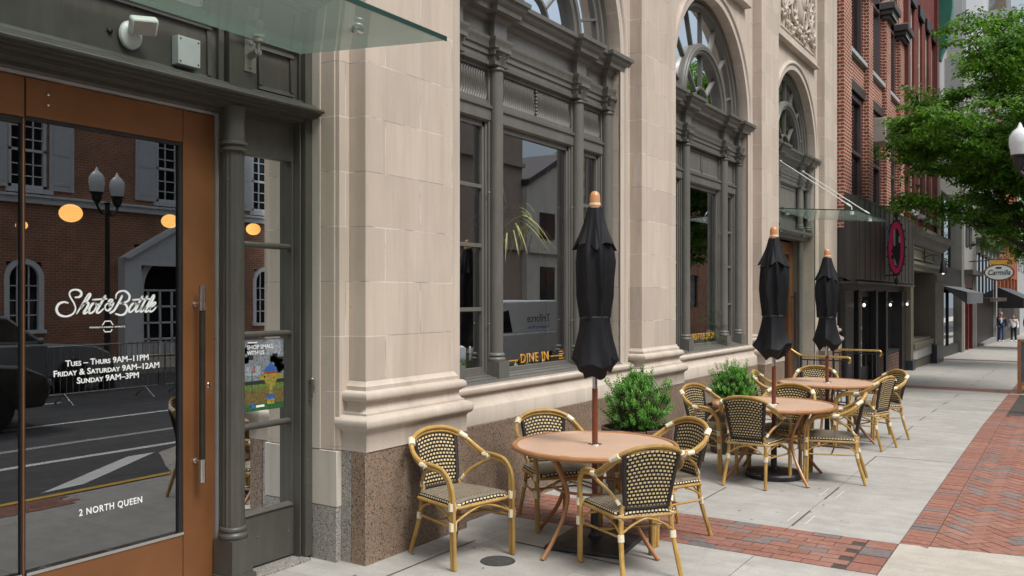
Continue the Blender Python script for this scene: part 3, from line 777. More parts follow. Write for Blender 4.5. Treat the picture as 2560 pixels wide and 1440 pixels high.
for z in (1.1,1.7,2.2): m.box(XF-.15,XF-.1,cy+1.06,cy+1.3,z,z+.035)
m.box(XF-.2,XF-.06,cy-r,cy-1.06,-.1,2.9); add2('sidelight_frame',m,bevel=.003)
m=MB(); m.lathe([(.05,-.05),(.05,2.86)],XF-.03,cy+1.03,16); add2('door_post',m)
m=MB(); 
for a,d,z0,z1 in ((cy-1.05,cy+1.0,2.6,2.82),(cy+.80,cy+1.0,-.1,2.6),(cy-1.05,cy-.85,-.1,2.6),(cy-.06,cy+.06,-.1,2.6),(cy-1.05,cy+1.0,-.1,.25)): m.box(XF-.24,XF-.16,a,d,z0,z1)
add2('door',m,COPPER,bevel=.003)
m=MB(); m.quad((XF-.2,cy-1.05,.1),(XF-.2,cy+1,.1),(XF-.2,cy+1,2.7),(XF-.2,cy-1.05,2.7)); m.quad((XF-.12,cy+1.06,.4),(XF-.12,cy+1.3,.4),(XF-.12,cy+1.3,2.7),(XF-.12,cy+1.06,2.7)); add2('door_glass',m,DOORGLASS,smooth=False)
m=MB(); m.tube([(XF-.08,cy+.88,.7),(XF-.08,cy+.88,1.9)],.018,10)
for z in (.8,1.8): m.tube([(XF-.16,cy+.88,z),(XF-.08,cy+.88,z)],.009,8)
add2('door_handle',m,BLACKMETAL)
m=MB()
for z in (.75,1.35,2.05,2.35): m.tube([(XF-.05,cy+1.12,z-.03),(XF-.01,cy+1.12,z),(XF-.05,cy+1.12,z+.05)],.02,8)
m.build_each('hinge',STEEL,top=d2)
m=MB(); m.box(-.9,.32,cy-1.2,cy+1.2,-.4,-.02); add2('door_step',m,CONC2,bevel=.01)
fanlight_parts(d2,cy,r)
# ================================================================== main entrance
ent=empty('main_entrance',(-.42,3,0)); under(ent,bank,True); ent['label']='tall copper clad glass entrance with grey-green sidelight'
def adde(name,m,mat=PAINT,**kw):
    o=m.build(name,mat,None,**kw); under(o,ent,True); return o
XS=-.47; XD=-.55
# door leaf: copper cladding with seams
m=MB(); x0,x1=XD-.05,XD+.012
for (a,d,z0,z1) in ((2.474,3.427,2.745,2.943),(3.431,3.66,.03,2.943),(2.474,3.427,.03,.345),(2.458,2.466,.03,2.73),(1.2,2.466,2.735,2.943),(1.2,2.45,.03,.345)): m.box(x0,x1,a,d,z0,z1)
door=adde('door',m,COPPER,bevel=.0025)
m=MB(); m.box(x0+.005,x1-.01,1.2,3.66,2.74,2.94); m.box(x0+.005,x1-.01,3.42,3.66,.03,2.9); m.box(x0+.005,x1-.01,2.452,2.476,.03,2.9)
m.box(XD-.03,XD+.004,3.405,3.43,.345,2.745); m.box(XD-.03,XD+.004,2.474,3.405,2.725,2.745); m.box(XD-.03,XD-.004,2.466,2.476,.345,2.73); m.box(XD-.03,XD+.004,2.15,2.45,2.70,2.733)
o=m.build('seal',BLACKMETAL,None); under(o,door,True)
m=MB(); m.box(XD-.02,XD+.018,2.474,3.43,.345,.362); m.box(XD-.02,XD+.018,1.2,2.45,.345,.362); o=m.build('glazing_bead',STEEL,None); under(o,door,True)
m=MB(); m.quad((XD-.012,2.476,.35),(XD-.012,3.41,.35),(XD-.012,3.41,2.73),(XD-.012,2.476,2.73)); m.quad((XD-.012,1.2,.35),(XD-.012,2.45,.35),(XD-.012,2.45,2.70),(XD-.012,1.2,2.70))
o=m.build('door_glass',DOORGLASS,None,smooth=False); under(o,door,True)
m=MB(); 
for (y,z) in ((2.59,2.875),(2.59,2.82)): m.ico((XD+.014,y,z),.011,2)
m.ico((XD+.012,3.615,1.242),.017,2,.5,.8,1.3); m.build_each('lock_cylinder',STEEL,top=door)
m=MB(); m.box(XD-.01,XD+.006,2.2,2.36,2.708,2.722); 
hx=XD+.085; hy=3.512
m=MB(); m.tube([(hx,hy,.80),(hx,hy,1.715)],.0185,16); grip=m.build('door_handle',simple('worn_leather_grip',(.02,.015,.012),.45,var=.5,scale=14,bump=.3),None); under(grip,door,True)
m=MB(); m.tube([(hx,hy,1.715),(hx,hy,1.735)],.022,16); m.tube([(hx,hy,1.735),(hx,hy,1.868)],.0205,16); m.tube([(hx,hy,.78),(hx,hy,.80)],.022,16); m.tube([(hx,hy,.66),(hx,hy,.78)],.0205,16)
for z in (1.755,.785): m.tube([(XD,hy-.0,z),(hx,hy,z)],.010,10); m.tube([(XD+.005,hy,z),(XD+.02,hy,z)],.017,12)
m.build_each('handle_end',STEEL,top=door)
# script lettering drawn as strokes
STK=[[(355,405),(270,385),(165,430),(120,540),(170,650),(310,695),(450,650),(518,540),(490,420),(420,300),(388,210),(430,140),(530,118),(620,150),(645,220),(600,275),(520,285)],
[(548,632),(640,480),(760,270),(820,205),(838,240),(770,350),(640,500)],[(640,520),(690,440),(770,400),(800,430),(760,520),(700,610),(720,640),(800,590)],
[(960,410),(890,430),(825,530),(812,610),(850,635),(920,590),(970,500),(975,430),(935,408)],[(970,455),(1010,450),(1050,430)],
[(1180,250),(1080,420),(990,580),(1005,630),(1060,610),(1130,545)],[(900,338),(1050,328),(1205,318)],
[(1370,410),(1320,500),(1250,580),(1190,560),(1172,490),(1220,430),(1310,395),(1350,350),(1310,335),(1262,370),(1280,440),(1310,500),(1270,470)],
[(1570,250),(1480,420),(1380,580),(1290,635)],[(1420,300),(1440,210),(1530,145),(1650,150),(1740,240),(1720,350),(1620,410),(1530,425)],[(1560,415),(1650,450),(1690,540),(1640,650),(1540,690),(1420,660)],
[(1880,405),(1800,450),(1732,560),(1742,620),(1800,610),(1880,520),(1895,430),(1855,405)],[(1890,455),(1930,450),(1970,430)],
[(2060,260),(1980,400),(1900,560),(1905,620),(1960,600),(2040,520)],[(2180,260),(2100,400),(2015,560),(2018,620),(2070,600),(2130,530)],[(1820,345),(2000,332),(2230,322)],
[(2110,570),(2250,350),(2325,240),(2348,260),(2300,370),(2180,520),(2130,600),(2165,625),(2230,570)],
[(2230,545),(2330,480),(2392,425),(2365,402),(2290,450),(2240,550),(2250,620),(2320,600),(2390,530)]]
def script_pt(x,y): return (XD-.0075, 2.64+(x/9.143-10)*.614/252, 1.742-(y/9.143-55)*.00231)
m=MB()
for st in STK:
    P=cr([script_pt(*p) for p in st],6); wdt=.0056
    for i in range(len(P)-1):
        pass
    L=[];Rr=[]
    for i,p in enumerate(P):
        t=(P[min(i+1,len(P)-1)]-P[max(i-1,0)]).normalized(); nn=Vector((0,-t.z,t.y)); ww=wdt*(1.0+.25*(-t.z)) if abs(t.z)>.2 else wdt*.85
        L.append(p+nn*ww); Rr.append(p-nn*ww)
    n=len(P); m.add(L+Rr,[(i,i+1,n+i+1,n+i) for i in range(n-1)])
    for e in (P[0],P[-1]): m.add([(e.x,e.y+wdt*.9*math.cos(k*PI/5),e.z+wdt*.9*math.sin(k*PI/5)) for k in range(10)],[tuple(range(10))])
o=m.build('lettering',LETTER,None,smooth=False); under(o,door,True)
LX=XD-.0095
for body,yc,zz,h,wd in (('Tues – Thurs 9AM–11PM',2.953,1.424,.033,.508),('Friday & Saturday 9AM–12AM',2.955,1.373,.033,.645),('Sunday 9AM–3PM',2.953,1.325,.033,.378)):
    text_mesh('lettering',body,LETTER,door,(LX,yc,zz),1,h,wd,small=True,depth=.001,offset=.014,tilt=.012)
text_mesh('lettering','2 NORTH QUEEN',LETTER,door,(LX,2.97,.592),1,.036,.388,depth=.001,offset=.012,space=1.12)
text_mesh('lettering','PENNSYLVANIA SPIRITS',LETTER,door,(LX,2.945,1.624),1,.009,.215,depth=.001,offset=.01,space=1.2)
m=MB()
def bar(p,q,wd):
    a=Vector((LX,*p)); b_=Vector((LX,*q)); t=(b_-a).normalized(); nn=Vector((0,-t.z,t.y))*wd; m.quad(a+nn,b_+nn,b_-nn,a-nn)
oc=[(2.912,1.640),(2.920,1.648),(2.928,1.662),(2.964,1.662),(2.972,1.648),(2.980,1.640)]
od=[(2.920,1.615),(2.928,1.602),(2.964,1.602),(2.972,1.615)]
for ch in (oc,od):
    for p,q in zip(ch,ch[1:]): bar(p,q,.0028)
m.build_each('emblem',LETTER,top=door,smooth=False)
# pale trim round the copper
m=MB(); m.box(XD-.03,XD+.03,3.666,3.682,.02,2.965); m.box(XD-.03,XD+.03,1.2,3.666,2.949,2.965); adde('trim',m,ALU)
m=MB(); m.box(XD-.12,XD-.05,1.1,3.7,-.02,.028); adde('threshold',m,BLACKMETAL)
# frame, header, cornice
m=MB()
m.box(-.75,XD-.06,3.664,3.69,.0,2.97); m.box(XD-.2,-.43,3.684,3.775,.03,2.97)
m.box(-.6,XS,3.78,3.835,.03,3.0); m.box(-.6,XS,4.252,4.275,.03,3.0)
m.box(-.6,XS,3.835,4.252,.03,.37); m.box(-.6,XS,3.835,4.252,2.725,3.0)
for z in (2.142,1.552,.948): m.prism([(XS-.06,z-.02),(XS-.012,z-.02),(XS-.002,z-.006),(XS-.002,z+.008),(XS-.02,z+.02),(XS-.06,z+.02)],'y',3.838,4.25)
m.mould([(XS-.06,.37),(XS+.012,.37),(XS+.012,.378),(XS-.02,.395),(XS-.06,.395)],3.83,4.256)
for z in (2.16,): pass
adde('sidelight_frame',m,PAINT_D,bevel=.003)
m=MB(); m.box(-.62,-.372,4.285,4.348,.02,5.2); m.box(-.62,-.42,4.277,4.285,.02,5.2); m.box(-.6,-.405,4.265,4.277,.02,3.0); adde('frame_post',m,PAINT_D,bevel=.004)
m=MB(); m.quad((XS-.03,3.835,.38),(XS-.03,4.252,.38),(XS-.03,4.252,2.73),(XS-.03,3.835,2.73)); adde('sidelight_glass',m,SIDEGLASS,smooth=False)
px_,hy2=-.372,4.318; m=MB(); m.tube([(px_,hy2,1.23),(px_+.035,hy2,1.235)],.008,8); m.tube(cr([(px_+.035,hy2,1.24),(px_+.042,hy2,1.16),(px_+.034,hy2,1.095)],4),.008,8); m.tube([(px_,hy2,1.1),(px_+.035,hy2,1.1)],.008,8); m.ico((px_+.03,hy2,1.24),.016,1,1,1,.6); adde('pull_handle',m,STEEL)
# engaged fluted column
yc=3.725; xc=-.435
m=MB(); m.box(xc-.09,xc+.088,yc-.082,yc+.082,.02,.275); m.box(xc-.09,xc+.105,yc-.095,yc+.095,.0,.05)
m.lathe([(.084,.276),(.092,.288),(.092,.302),(.082,.312),(.076,.318),(.086,.33),(.084,.345),(.074,.352)],xc,yc,24)
m.lathe([(.072,.35),(.068,2.86)],xc,yc,60,wob=lambda w_,z:1-.085*abs(math.sin(7*w_)))
m.lathe([(.072,2.715),(.086,2.722),(.086,2.735),(.074,2.742),(.074,2.752),(.088,2.76),(.086,2.776),(.072,2.782),(.068,2.9),(.078,3.0)],xc,yc,24)
# the column carries on above the cornice, seen through the canopy
m.lathe([(.086,3.55),(.086,3.575),(.072,3.585)],xc+.05,yc+.03,24); m.lathe([(.068,3.58),(.066,5.2)],xc+.05,yc+.03,48,wob=lambda w_,z:1-.08*abs(math.sin(7*w_)))
adde('column',m,PAINT_D,angle=50)
m=MB()
m.mould([(-.8,2.967),(-.46,2.967),(-.46,2.99),(-.38,2.995),(-.38,3.01),(-.8,3.01)],1.0,4.276)
m.mould([(-.8,3.01),(-.37,3.01),(-.37,3.020),(-.315,3.022),(-.315,3.034),(-.285,3.036),(-.285,3.046),(-.258,3.050),(-.252,3.060),(-.258,3.071),(-.288,3.072),(-.288,3.082),(-.312,3.084),(-.330,3.102),(-.336,3.110),(-.362,3.111),(-.362,3.121),(-.392,3.123),(-.400,3.142),(-.8,3.15)],1.0,4.346)
adde('cornice',m,PAINT_D,angle=14)
m=MB(); XP=-.45
m.box(XP-.2,XP,1.0,4.277,3.12,5.2)
for (a,d,z0,z1) in ((1.1,3.555,3.135,3.475),(3.93,4.235,3.16,3.45)):
    for (p,q,s,t) in ((a,d,z0,z0+.028),(a,d,z1-.028,z1),(a,a+.028,z0+.028,z1-.028),(d-.028,d,z0+.028,z1-.028)):
        m.prism([(XP-.01,s),(XP+.022,s),(XP+.012,t),(XP-.01,t)],'y',p,q)
m.prism([(XP-.01,3.13),(XP+.03,3.13),(XP+.03,5.2),(XP-.01,5.2)],'y',3.60,3.64); m.prism([(XP-.01,3.13),(XP+.055,3.13),(XP+.055,3.53),(XP-.01,3.53)],'y',3.66,3.845)
m.prism([(XP-.01,3.50),(XP+.05,3.505),(XP+.06,3.515),(XP+.06,3.53),(XP-.01,3.54)],'y',1.0,4.27)
for (a,d) in ((1.1,3.56),(3.9,4.22)):
    z0,z1=3.62,4.1
    for (p,q,s,t) in ((a,d,z0,z0+.03),(a,d,z1-.03,z1),(a,a+.03,z0+.03,z1-.03),(d-.03,d,z0+.03,z1-.03)): m.box(XP-.01,XP+.03,p,q,s,t)
    flutes(m,a+.06,d-.06,z0+.06,z1-.06,XP+.004,.036,.02)
adde('transom_panel',m,PAINT_D,angle=45)
m=MB(); m.box(-.6,-.335,3.60,4.30,-.2,.018); m.box(-.6,-.40,1.0,3.6,-.2,.012); adde('granite_threshold',m,GRAN_GREY,bevel=.005)
m=MB()
for y,z in ((3.70,1.2),(3.66,.62),(4.31,.68),(4.31,.52),(4.315,.25),(3.95,.22),(4.22,.2),(3.80,.25)): m.ico((XS+.045 if y<3.75 else XS+.003 if y<4.26 else -.371,y,z),.0055,1)
m.build_each('screw',STEEL,top=ent)

# ------------------------------------------------------------------ things on and behind the entrance
# glass canopies
def canopy(name,y0,y1,xo,zi,zo,label,rods,xi=-.36):
    t=empty(name,(xi,(y0+y1)/2,zi),label=label,cat='canopy',group='glass canopies over the doors')
    m=MB(); m.add([(xi,y0,zi),(xo,y0,zo),(xo,y1,zo),(xi,y1,zi),(xi,y0,zi+.016),(xo,y0,zo+.016),(xo,y1,zo+.016),(xi,y1,zi+.016)],[(0,3,2,1),(4,5,6,7)])
    m.build('glass_sheet',CANGLASS,t,smooth=False,world=True)
    m=MB(); m.add([(xi,y0,zi),(xo,y0,zo),(xo,y1,zo),(xi,y1,zi),(xi,y0,zi+.016),(xo,y0,zo+.016),(xo,y1,zo+.016),(xi,y1,zi+.016)],[(0,1,5,4),(1,2,6,5),(2,3,7,6),(3,0,4,7)])
    m.box(xo+.001,xo+.010,y0,y1,zo-.006,zo+.022)
    m.build('glass_edge',GLASSEDGE,t,smooth=False,world=True)
    for (a,bb) in rods:
        m=MB(); a=Vector(a); bb=Vector(bb); m.tube([a,bb],.011 if y0<5 else .008,10); d=(bb-a).normalized()
        m.tube([bb-d*.10,bb-d*.02],.015,10); m.tube([a,a+d*.08],.02,10)
        m.tube([bb,(bb.x,bb.y,bb.z-.07)],.009,8)
        m.lathe([(.012,bb.z-.055),(.034,bb.z-.062),(.036,bb.z-.072),(.036,bb.z-.082),(.03,bb.z-.09)],bb.x,bb.y,18); m.lathe([(.03,bb.z-.108),(.036,bb.z-.113),(.036,bb.z-.128),(.028,bb.z-.134)],bb.x,bb.y,18)
        m.build('tie_rod',STEEL if xi<-.3 and y0<5 else WHITEPAINT,t,world=True)
    return t
can1=canopy('glass_canopy',1.15,4.23,.865,3.445,3.345,'large frosted green glass canopy over the tall copper entrance',[((-.42,3.80,4.72),(.50,3.855,3.488)),((-.42,1.7,4.72),(.50,1.7,3.488))],xi=-.36)
# wall bracket holding the sheet
m=MB(); m.box(-.45+.055,-.45+.062,3.775,3.865,3.24,3.445); m.tube([(-.39,3.82,3.345),(-.29,3.80,3.352)],.024,12); m.tube([(-.29,3.80,3.34),(-.285,3.80,3.43)],.012,8)
m.lathe([(.03,3.405),(.036,3.41),(.036,3.424),(.03,3.43)],-.285,3.80,18); m.lathe([(.03,3.452),(.036,3.456),(.036,3.47),(.028,3.476)],-.285,3.80,18)
m.ico((-.386,3.82,3.42),.012,1); m.ico((-.386,3.82,3.27),.012,1); m.build('wall_bracket',NICKEL,can1,world=True)
can2=canopy('glass_canopy',14.95,17.38,1.12,3.30,3.19,'smaller glass canopy hung on two white rods over the far side door',[((-.26,15.25,4.18),(.92,15.45,3.31)),((-.26,16.75,4.18),(.92,17.0,3.31))],xi=-.27)
m=MB(); 
for y in (15.4,16.9): m.box(-.33,-.2,y-.05,y+.05,3.28,3.36); m.lathe([(.05,3.22),(.05,3.26)],-.15,y,12)
m.build('wall_bracket',STEEL,can2,world=True)
# flood lamp
fl=empty('flood_lamp',(-.445,3.00,3.275),label='white round-based flood lamp above the copper entrance',cat='lamp')
m=MB(); m.lathe([(.02,0),(.075,.0),(.082,.012),(.078,.028),(.05,.045),(.02,.05)],0,0,24); 
for v in range(len(m.v)): x,y,z=m.v[v]; m.v[v]=(z,x*.85,y)
m.build('base',WHITEPAINT,fl)
m=MB(); m.tube([(.03,0,0),(.06,.01,.01),(.085,.025,.03)],[.02,.02,.016],10); m.build('arm',WHITEPAINT,fl)
m=MB(); m.box(-.03,.03,-.075,.075,-.05,.05); hd=m.build('lamp_head',WHITEPAINT,fl,bevel=.014); hd.location=(.105,.02,.045); hd.rotation_euler=(R(8),R(40),R(-12))
m=MB(); m.box(.029,.033,-.06,.06,-.04,.04); o=m.build('lens',simple('flood_lens',(.30,.28,.26),.25,var=.1),None); o.parent=hd
m=MB(); m.box(.01,.03,-.05,-.03,-.006,.006); m.box(.01,.034,.03,.04,-.05,-.03); m.ico((.0,-.115,.0),.02,1); m.build_each('slot',BLACKMETAL,fl)
jb=empty('junction_box',(-.448,3.36,3.26),label='square grey junction box beside the white flood lamp',cat='box')
m=MB(); m.box(0,.062,-.078,.078,-.085,.085); m.build('cover',GREYBOX,jb,bevel=.004)
m=MB()
for y in(-.062,.062):
    for z in(-.066,.066): m.ico((.063,y,z),.006,1)
m.build_each('screw',BLACKMETAL,jb)
# poster taped behind the sidelight
PZ=-.033
ps=empty('window_poster',(XS-.05,4.03,1.28),label='colourful poster in the grey-green sidelight headed SHOP SMALL WITH US',cat='poster')
PC={k:simple('poster_'+k,c,.6,var=.55,scale=70,bump=0) for k,c in dict(sky=(.17,.195,.22),cloud=(.26,.28,.31),grass=(.10,.15,.03),lawn=(.018,.10,.025),tree=(.015,.022,.018),gold=(.26,.21,.035),blue=(.025,.10,.33),red=(.30,.04,.02),earth=(.13,.095,.03)).items()}
def pq(mm,a,b,c,d,k=0): mm.box(XS-.0288,XS-.0270+k*.0005,4.03+a,4.03+b,1.28+c,1.28+d)
for nm,k,rects in (('sheet','sky',[(-.17,.17,-.235,.24)]),):
    m=MB(); [pq(m,*r_,k=0) for r_ in rects]; m.build(nm,PC[k],ps,smooth=False,world=True)
m=MB(); pq(m,.02,.15,.13,.235,1); pq(m,-.17,-.03,.0,.06,1); m.build_each('cloud_print',PC['cloud'],ps,smooth=False,world=True)
m=MB(); pq(m,-.17,.17,-.19,-.08,1); m.build('field_print',PC['earth'],ps,smooth=False,world=True)
m=MB(); pq(m,-.17,.17,-.10,-.06,2); m.build('grass_print',PC['grass'],ps,smooth=False,world=True)
m=MB(); pq(m,-.17,.17,-.235,-.19,1); m.build('lawn_print',PC['lawn'],ps,smooth=False,world=True)
m=MB(); pq(m,-.17,.17,-.06,-.035,2)
for k in range(16): yy=random.uniform(.07,.16); zz=random.uniform(.02,.12); pq(m,yy-.025,yy+.02,zz-.02,zz+.02,1); 
for k in range(8): yy=random.uniform(-.16,-.08); zz=random.uniform(.10,.2); pq(m,yy-.03,yy+.02,zz-.02,zz+.015,1)
pq(m,-.105,-.1,-.12,.05,3); m.build('tree_print',PC['tree'],ps,smooth=False,world=True)
def urn(mm,c,z0,pts,k):
    mm.add([(XS-.0268+k*.0005,4.03+c-r_,1.28+z) for r_,z in pts]+[(XS-.0268+k*.0005,4.03+c+r_,1.28+z) for r_,z in pts[::-1]],[tuple(range(2*len(pts)))])
m=MB(); urn(m,.055,0,[(.03,-.2),(.035,-.17),(.014,-.14),(.016,-.09),(.05,-.05),(.062,0),(.056,.02)],4); urn(m,-.02,0,[(.012,-.035),(.03,-.012),(.012,.0)],4); urn(m,.135,0,[(.012,-.035),(.03,-.012),(.012,.0)],4); m.build('urn_print',PC['gold'],ps,smooth=False,world=True)
m=MB(); urn(m,.055,0,[(.058,.02),(.05,.045),(.02,.058),(.012,.075)],5); urn(m,.055,0,[(.04,-.165),(.03,-.14),(.012,-.13)],5); pq(m,-.115,-.085,-.215,-.185,6); m.build('urn_lid_print',PC['blue'],ps,smooth=False,world=True)
m=MB(); urn(m,.055,0,[(.06,.006),(.058,.02)],6); pq(m,-.09,-.08,.02,.06,5); m.build('accent_print',PC['red'],ps,smooth=False,world=True)
text_mesh('lettering','SHOP SMALL',LETTER,ps,(XS-.0225,3.995,1.455),1,.027,.225,depth=.0008,offset=.014)
text_mesh('lettering','WITH US',LETTER,ps,(XS-.0225,3.955,1.417),1,.027,.145,depth=.0008,offset=.014)
m=MB(); pq(m,-.14,-.06,.215,.222,3); pq(m,-.07,0,-.212,-.198,6); m.build('small_print',LETTER,ps,smooth=False,world=True)
# lit paper globes hanging inside
def globe(y,x,z,r,label):
    t=empty('pendant_lamp',(x,y,z),label=label,cat='lamp',group='lit globes hanging inside the entrance')
    MB().ico((0,0,0),r,3,1,1,.82).build('lamp_shade',ORANGE,t)
    m=MB(); m.tube([(0,0,r*.8),(0,0,3.2)],.004,6); m.lathe([(.02,r*.78),(.03,r*.86),(.01,r*.95)],0,0,10); m.build('cord',BLACKMETAL,t)
globe(4.468,-3.5,2.548,.098,'lit orange globe left of the script lettering, second from the left')
globe(5.49,-3.5,2.55,.083,'lit orange globe cut off by the right edge of the door glass')
globe(4.06,-3.55,2.414,.048,'smallest lit orange globe, near the left edge of the photo')
globe(6.54,-3.5,2.539,.078,'lit orange globe behind the narrow sidelight')
# ================================================================== cafe furniture
def bamboo():
    t=NT('bamboo_tube'); c=t.coord(); a=t.noise(c,9,5,.6); st=t.n('ShaderNodeMapping'); st.inputs['Scale'].default_value=(30,30,3); t.l(c,st.inputs[0]); b=t.noise(st.outputs[0],2,4)
    col=t.ramp(a,[(.3,(.35,.205,.055)),(.7,(.50,.32,.105))]); col=t.mix(1.0,col,t.ramp(b,[(.3,(.82,.82,.8)),(.7,(1.12,1.12,1.1))]),'MULTIPLY')
    oi=t.n('ShaderNodeObjectInfo'); col=t.mix(1.0,col,t.ramp(oi.outputs['Random'],[(0,(.84,.83,.80)),(1,(1.14,1.13,1.10))]),'MULTIPLY')
    col=t.mix(t.ramp(t.noise(c,46,3,.6),[(.68,(0,0,0)),(.74,(.6,.6,.6))]),col,(.16,.085,.03))
    t.bsdf(col,.34,0,t.bump(b,.08,.003),.5); return t.m
BAMBOO=bamboo()
WRAP=simple('cream_rattan_wrap',(.74,.66,.49),.5,var=.1,scale=30,bump=.25,bscale=120)
CHARWEAVE=simple('charcoal_binding',(.022,.018,.018),.6,var=.25,scale=40,bump=.3,bscale=140)
def weave(name,light,dark,bw,rh,ms,off=.5):
    t=NT(name); u=t.n('ShaderNodeUVMap'); u.uv_map='UVMap'
    b=t.n('ShaderNodeTexBrick'); b.offset=off; t.l(u.outputs[0],b.inputs['Vector'])
    for k,v in (('Scale',1),('Mortar Size',ms),('Mortar Smooth',.25),('Bias',0),('Brick Width',bw),('Row Height',rh)): b.inputs[k].default_value=v
    c=t.coord(); n=t.noise(c,25,3)
    lt=t.ramp(n,[(.3,tuple(x*.8 for x in light)),(.7,tuple(x*1.12 for x in light))])
    col=t.mix(b.outputs['Fac'],lt,dark)
    t.bsdf(col,.55,0,t.bump(t.math('SUBTRACT',1.0,b.outputs['Fac']),.5,.003),.4); return t.m
WV_BACK=weave('check_weave',(.72,.58,.30),(.014,.011,.013),.031,.0235,.0068)
WV_SEAT=weave('striped_weave',(.44,.37,.27),(.022,.018,.017),.4,.0145,.0048)
WV_EDGE=weave('check_weave_edge',(.72,.64,.44),(.014,.011,.013),.030,.0255,.0066)

def uv_grid(fn,nu,nv,us,vs,name,mat,parent,thick=0,fn2=None):
    """surface fn(u,v) with u,v in 0..1, UV measured in metres"""
    v=[];f=[];uv=[]
    for j in range(nv+1):
        for i in range(nu+1): v.append(tuple(fn(i/nu,j/nv)))
    def idx(i,j): return j*(nu+1)+i
    for j in range(nv):
        for i in range(nu):
            f.append((idx(i,j),idx(i+1,j),idx(i+1,j+1),idx(i,j+1))); uv.append([(i/nu*us,j/nv*vs),((i+1)/nu*us,j/nv*vs),((i+1)/nu*us,(j+1)/nv*vs),(i/nu*us,(j+1)/nv*vs)])
    me=bpy.data.meshes.new(name); me.from_pydata(v,[],f); l=me.uv_layers.new(name='UVMap')
    k=0
    for q in uv:
        for p in q: l.data[k].uv=p; k+=1
    me.materials.append(mat); me.polygons.foreach_set('use_smooth',[True]*len(f))
    o=bpy.data.objects.new(name,me); COL.objects.link(o); o.parent=parent
    if thick: m=o.modifiers.new('thick','SOLIDIFY'); m.thickness=thick; m.offset=0
    return o
HOOP=[(-.02,.285,.655),(-.10,.285,.685),(-.185,.268,.735),(-.248,.215,.80),(-.278,.115,.842),(-.285,0,.853)]
def hoop_pts(): return cr(HOOP+[(x,-y,z) for x,y,z in HOOP[-2::-1]],5)
def make_chair(label):
    t=empty('bistro_chair',(0,0,0),0,label,'chair','woven bistro armchairs round the cafe tables')
    # back hoop, a doubled cane
    hp=hoop_pts(); m=MB(); m.tube([p+Vector((0,0,.0)) for p in hp],.0165,8)
    m.tube([Vector((p.x*1+.0,p.y*.985,p.z-.026)) for p in hp[4:-4]],.0105,7)
    m.build('back_hoop',BAMBOO,t)
    wr=MB()
    for s in (1,-1):
        # arm running down into the front leg: two canes side by side
        path=cr([(.255,.268*s,0),(.25,.270*s,.25),(.245,.274*s,.46),(.228,.280*s,.565),(.165,.285*s,.632),(.07,.287*s,.652),(-.03,.286*s,.656)],5)
        m=MB()
        for dx in (-.0135,.0135):
            m.tube([Vector((p.x+dx*(1 if p.z<.5 else max(0,1-(p.z-.5)/.14)),p.y,p.z+(dx*.9*min(1,max(0,(p.z-.5)/.14)))) ) for p in path],.0138,8)
        m.build('front_leg',BAMBOO,t)
        m=MB(); m.tube(cr([(-.200,.160*s,.475),(-.192,.172*s,.42),(-.212,.185*s,.25),(-.285,.205*s,0)],5),.0165,8); m.build('back_leg',BAMBOO,t)
        m=MB(); m.tube(cr([(.03,.283*s,.640),(-.05,.262*s,.60),(-.13,.22*s,.545),(-.185,.182*s,.475)],5),.0115,7); m.build('arm_brace',BAMBOO,t)
        for (c,d,r) in (((-.03,.287*s,.656),(.06,0,-.006),.025),((.0,.284*s,.648),(-.03,-.01*s,-.018),.017),((-.232,.235*s,.783),(-.05,-.035*s,.035),.024),((.247,.273*s,.415),(0,0,.05),.0285),((.25,.270*s,.285),(0,0,.055),.0285),((-.193,.177*s,.40),(0,0,.03),.021),((-.21,.184*s,.27),(.006,0,.045),.022),((-.175,.188*s,.49),(-.02,-.012*s,-.03),.016)):
            c=Vector(c); d=Vector(d); wr.tube([c-d*.5,c+d*.5],r,9,flat=.8)
    wr.build_each('rattan_wrap',WRAP,t)
    # woven back
    def back(u,v,off=0):
        zt=.80; z=.455+(zt-.455+.035*math.sin(PI*u))*v; hw=.150+.040*v; y=(u-.5)*2*hw
        x=-.200-.070*v**1.3-.022*(1-(2*u-1)**2)*(.4+.6*v)+off
        return (x,y,z)
    uv_grid(back,12,12,.36,.35,'backrest',WV_BACK,t,.010)
    m=MB()
    for s in (0,1): m.tube([Vector(back(s,k/8)) for k in range(9)],.0165,7)
    m.tube([Vector(back(k/8,0)) for k in range(9)],.013,7); m.build('backrest_binding',CHARWEAVE,t)
    # seat pad: soft-edged trapezoid
    def outline(k):  # 0..1 round
        w=2*PI*k; ca,sa=math.cos(w),math.sin(w); e=.45
        x=math.copysign(abs(ca)**e,ca); y=math.copysign(abs(sa)**e,sa)
        hw=.215+.035*x; return (.02+.225*x,hw*y)
    def seat(u,v):
        x=-.205+.45*u; lim=.205+.045*u
        xx=abs(2*u-1)
        rr=1 if xx<.86 else math.sqrt(max(0,1-((xx-.86)/.14)**2))*.2+.8
        y=(2*v-1)*lim*rr
        return (x,y,.452+.010*math.sin(PI*u)*math.sin(PI*v)-.012*(2*v-1)**6-.010*(2*u-1)**8)
    uv_grid(lambda u,v:seat(u,v),16,12,.45,.46,'seat',WV_SEAT,t)
    ring=[seat(k/16,0) for k in range(17)]+[seat(1,k/12) for k in range(1,13)]+[seat(1-k/16,1) for k in range(1,17)]+[seat(0,1-k/12) for k in range(1,12)]
    n=len(ring)
    def edge(u,v):
        p=ring[int(round(u*n))%n]; b=.008*math.sin(PI*v); cx=p[0]-.02; l=math.hypot(cx,p[1])
        return (p[0]+cx/l*b,p[1]+p[1]/l*b,p[2]-.042*v)
    uv_grid(edge,n,3,1.8,.051,'seat_edge',WV_EDGE,t)
    m=MB(); m.add([(p[0]*.97,p[1]*.97,p[2]-.041) for p in ring],[tuple(range(n))]); m.build('seat_base',CHARWEAVE,t)
